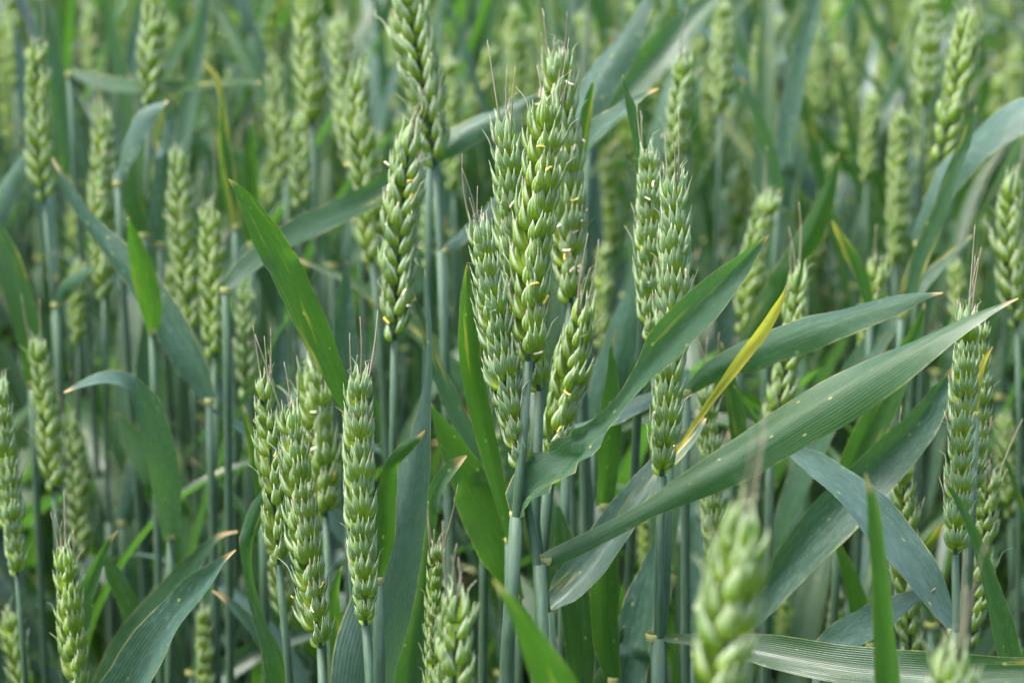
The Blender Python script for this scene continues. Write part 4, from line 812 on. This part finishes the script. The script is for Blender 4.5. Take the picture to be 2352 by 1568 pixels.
# ---------------------------------------------------------------- the rest of the field: one mass nobody could count
import numpy as np
def mass_template(rng, ears=True, erect=False):
    V, F, U, Mt, I = [], [], [], [], []
    def add(vs, fs, us, mi, ms=None):
        o = len(V); V.extend(vs); U.extend(us); Mt.extend(ms or us)
        for f in fs:
            for q in range(1, len(f) - 1): F.append((o + f[0], o + f[q], o + f[q + 1])); I.append(mi)
    H = .84; L = rng.uniform(.075, .092); foot = H - L
    top = Vector((rng.gauss(0, .03), rng.gauss(0, .03), H)); ft = Vector((top.x * .6, top.y * .6, foot))
    S, _ = catmull([Vector((0, 0, 0)), ft * .55, ft], 6)
    v, f, u = tube_data(S, lambda t: .0028 - .0013 * t, 5, False); add(v, f, u, 0)
    roll = rng.uniform(0, 6.28); n = 20
    for k in range(n + 1 if ears and rng.random() < .75 else 0):
        t = k / n; c = ft.lerp(top, t * .9); r = roll + (math.pi if k % 2 else 0)
        X = Vector((math.cos(r), math.sin(r), 0)); Yv = Vector((-math.sin(r), math.cos(r), 0)); Z = Vector((0, 0, 1))
        for s in (-1, 0, 1):
            D = (Z + X * .36 + Yv * s * .5).normalized() if k < n else (Z + Yv * s * .3).normalized()
            N = (X + Yv * s).normalized(); B = D.cross(N); b0 = c + X * .001 + Yv * s * .001; Ls = .0105
            ring = [b0 + D * Ls * .4 + B * .0022, b0 + D * Ls * .4 + N * .0024, b0 + D * Ls * .4 - B * .0022]
            vv = [b0] + ring + [b0 + D * Ls]
            add(vv, [(0, 1, 2), (0, 2, 3), (1, 4, 2), (2, 4, 3)], [(0, 0), (0, .4), (.3, .45), (.5, .4), (.5, 1)], 1)
    for k in range(5 if ears else 7):
        z = foot - (.14 if erect else .0) - (.075 if ears else .06) * k; az = rng.uniform(0, 6.28); e0, e1 = rng.uniform(74, 86) if erect else rng.uniform(58, 84), rng.uniform(62, 84) if erect else rng.uniform(-25, 78); ln = rng.uniform(.15, .26); wd = rng.uniform(.012, .017)
        p = ft * (z / foot); vs, fs, us, ms = [], [], [], []; m = 9; tw = rng.uniform(-1.4, 1.4)
        for q in range(m + 1):
            fq = q / m; e = math.radians(e0 + (e1 - e0) * fq ** 1.5); d = Vector((math.cos(az) * math.cos(e), math.sin(az) * math.cos(e), math.sin(e)))
            W = Matrix.Rotation(tw * fq, 3, d) @ Vector((-math.sin(az), math.cos(az), 0)); w = wd * min(1, .45 + fq * 3) * (1 - fq ** 4) * .5
            N = d.cross(W)
            for c in (-1, 0, 1):
                vs.append(p + W * c * w + N * abs(c) * w * .18); us.append((c * .5 + .5, fq)); ms.append((c * w, fq * ln))
            if q < m:
                for c in (0, 1): fs.append((q * 3 + c, q * 3 + c + 1, q * 3 + c + 4, q * 3 + c + 3))
            p = p + d * ln / m
        add(vs, fs, us, 2, ms)
    return np.array(V, np.float32), np.array(F, np.int32), np.array(U, np.float32), np.array(Mt, np.float32), np.array(I, np.int32)
def build_mass():
    rng = random.Random(5); TPL = [mass_template(rng) for _ in range(14)] + [mass_template(rng, False) for _ in range(8)] + [mass_template(rng, True, True) for _ in range(6)]
    spots = []
    for _ in range(1350):
        Y = math.sqrt(rng.uniform(1.93 ** 2, 3.7 ** 2)); spots.append((rng.uniform(-1, 1) * (half_width(Y) + .45), Y, rng.gauss(1, .035)))
    for _ in range(480):
        Y = rng.uniform(.25, 1.95); sgn = rng.choice((-1, 1)); spots.append((sgn * (half_width(Y) + (rng.uniform(.22, .6) if Y < 1.35 else rng.uniform(.03, .5))), Y, rng.gauss(.99, .035)))
    for _ in range(340):
        Y = rng.uniform(-.35, .42); x = rng.uniform(-.5, .5)
        top = CAMZ - .08 - max(Y, 0) * math.tan(math.radians(21.5)) - .03
        spots.append((x, Y, min(rng.gauss(.97, .03), top / .86)))
    for _ in range(170):
        Y = rng.uniform(.42, .85); x = rng.uniform(-1, 1) * (half_width(Y) + .1)
        top = CAMZ - Y * math.tan(math.radians(21.5)) - .05
        spots.append((x, Y, min(rng.gauss(.9, .03), (top - .03) / .88)))
    n_ear = len(spots)
    side = set()
    for _ in range(300):                       # upright plants close beside the view
        Y = rng.uniform(.3, 1.35); side.add(len(spots)); spots.append((rng.choice((-1, 1)) * (half_width(Y) + rng.uniform(.07, .24)), Y, rng.gauss(.98, .03)))
    for _ in range(900):                       # the leafy understorey below the ears
        Y = math.sqrt(rng.uniform(1.02 ** 2, 2.3 ** 2)); spots.append((rng.uniform(-1, 1) * (half_width(Y) + .2), Y, rng.uniform(.55, .80)))
    Vs, Fs, Us, Ms, Is, Vr, off = [], [], [], [], [], [], 0
    for q_, (x, Y, s) in enumerate(spots):
        V, F, U, Mt, I = TPL[rng.randrange(14) if q_ < n_ear else 22 + rng.randrange(6) if q_ in side else 14 + rng.randrange(8)]
        mh = float(V[:, 2].max())
        cap = CAMZ - .07 - max(Y, 0) * math.tan(math.radians(21.5)) if Y < .8 else .90 if q_ in side else 9
        s = min(s, cap / mh)
        a = rng.uniform(0, 6.28); ca, sa = math.cos(a), math.sin(a)
        Q = np.empty_like(V)
        Q[:, 0] = V[:, 0] * ca - V[:, 1] * sa + x; Q[:, 1] = V[:, 0] * sa + V[:, 1] * ca + Y; Q[:, 2] = V[:, 2] * s
        Vs.append(Q); Fs.append(F + off); Us.append(U); Ms.append(Mt); Is.append(I); Vr.append(np.full(len(V), rng.uniform(.01, 1), np.float32)); off += len(V)
    V, F, U, Mt, I = (np.concatenate(q) for q in (Vs, Fs, Us, Ms, Is))
    me = bpy.data.meshes.new('wheat_crop')
    me.vertices.add(len(V)); me.vertices.foreach_set('co', V.ravel())
    me.loops.add(F.size); me.loops.foreach_set('vertex_index', F.ravel())
    me.polygons.add(len(F)); me.polygons.foreach_set('loop_start', np.arange(0, F.size, 3, dtype=np.int32))
    me.polygons.foreach_set('material_index', I)
    me.polygons.foreach_set('use_smooth', np.ones(len(F), bool))
    for nm, src in (('uv', U), ('met', Mt)):
        lay = me.uv_layers.new(name=nm); lay.data.foreach_set('uv', src[F.ravel()].ravel())
    me.attributes.new('plant', 'FLOAT', 'POINT').data.foreach_set('value', np.concatenate(Vr))
    for mt in (M_STEM, M_SPIKE, M_LEAF): me.materials.append(mt)
    me.update(calc_edges=True); me.validate()
    o = link('wheat_crop', me); o['kind'] = 'stuff'; o['label'] = 'far wheat crop blurring into one green mass'
    o.color = (.15, .4, .03, 1)
build_mass()
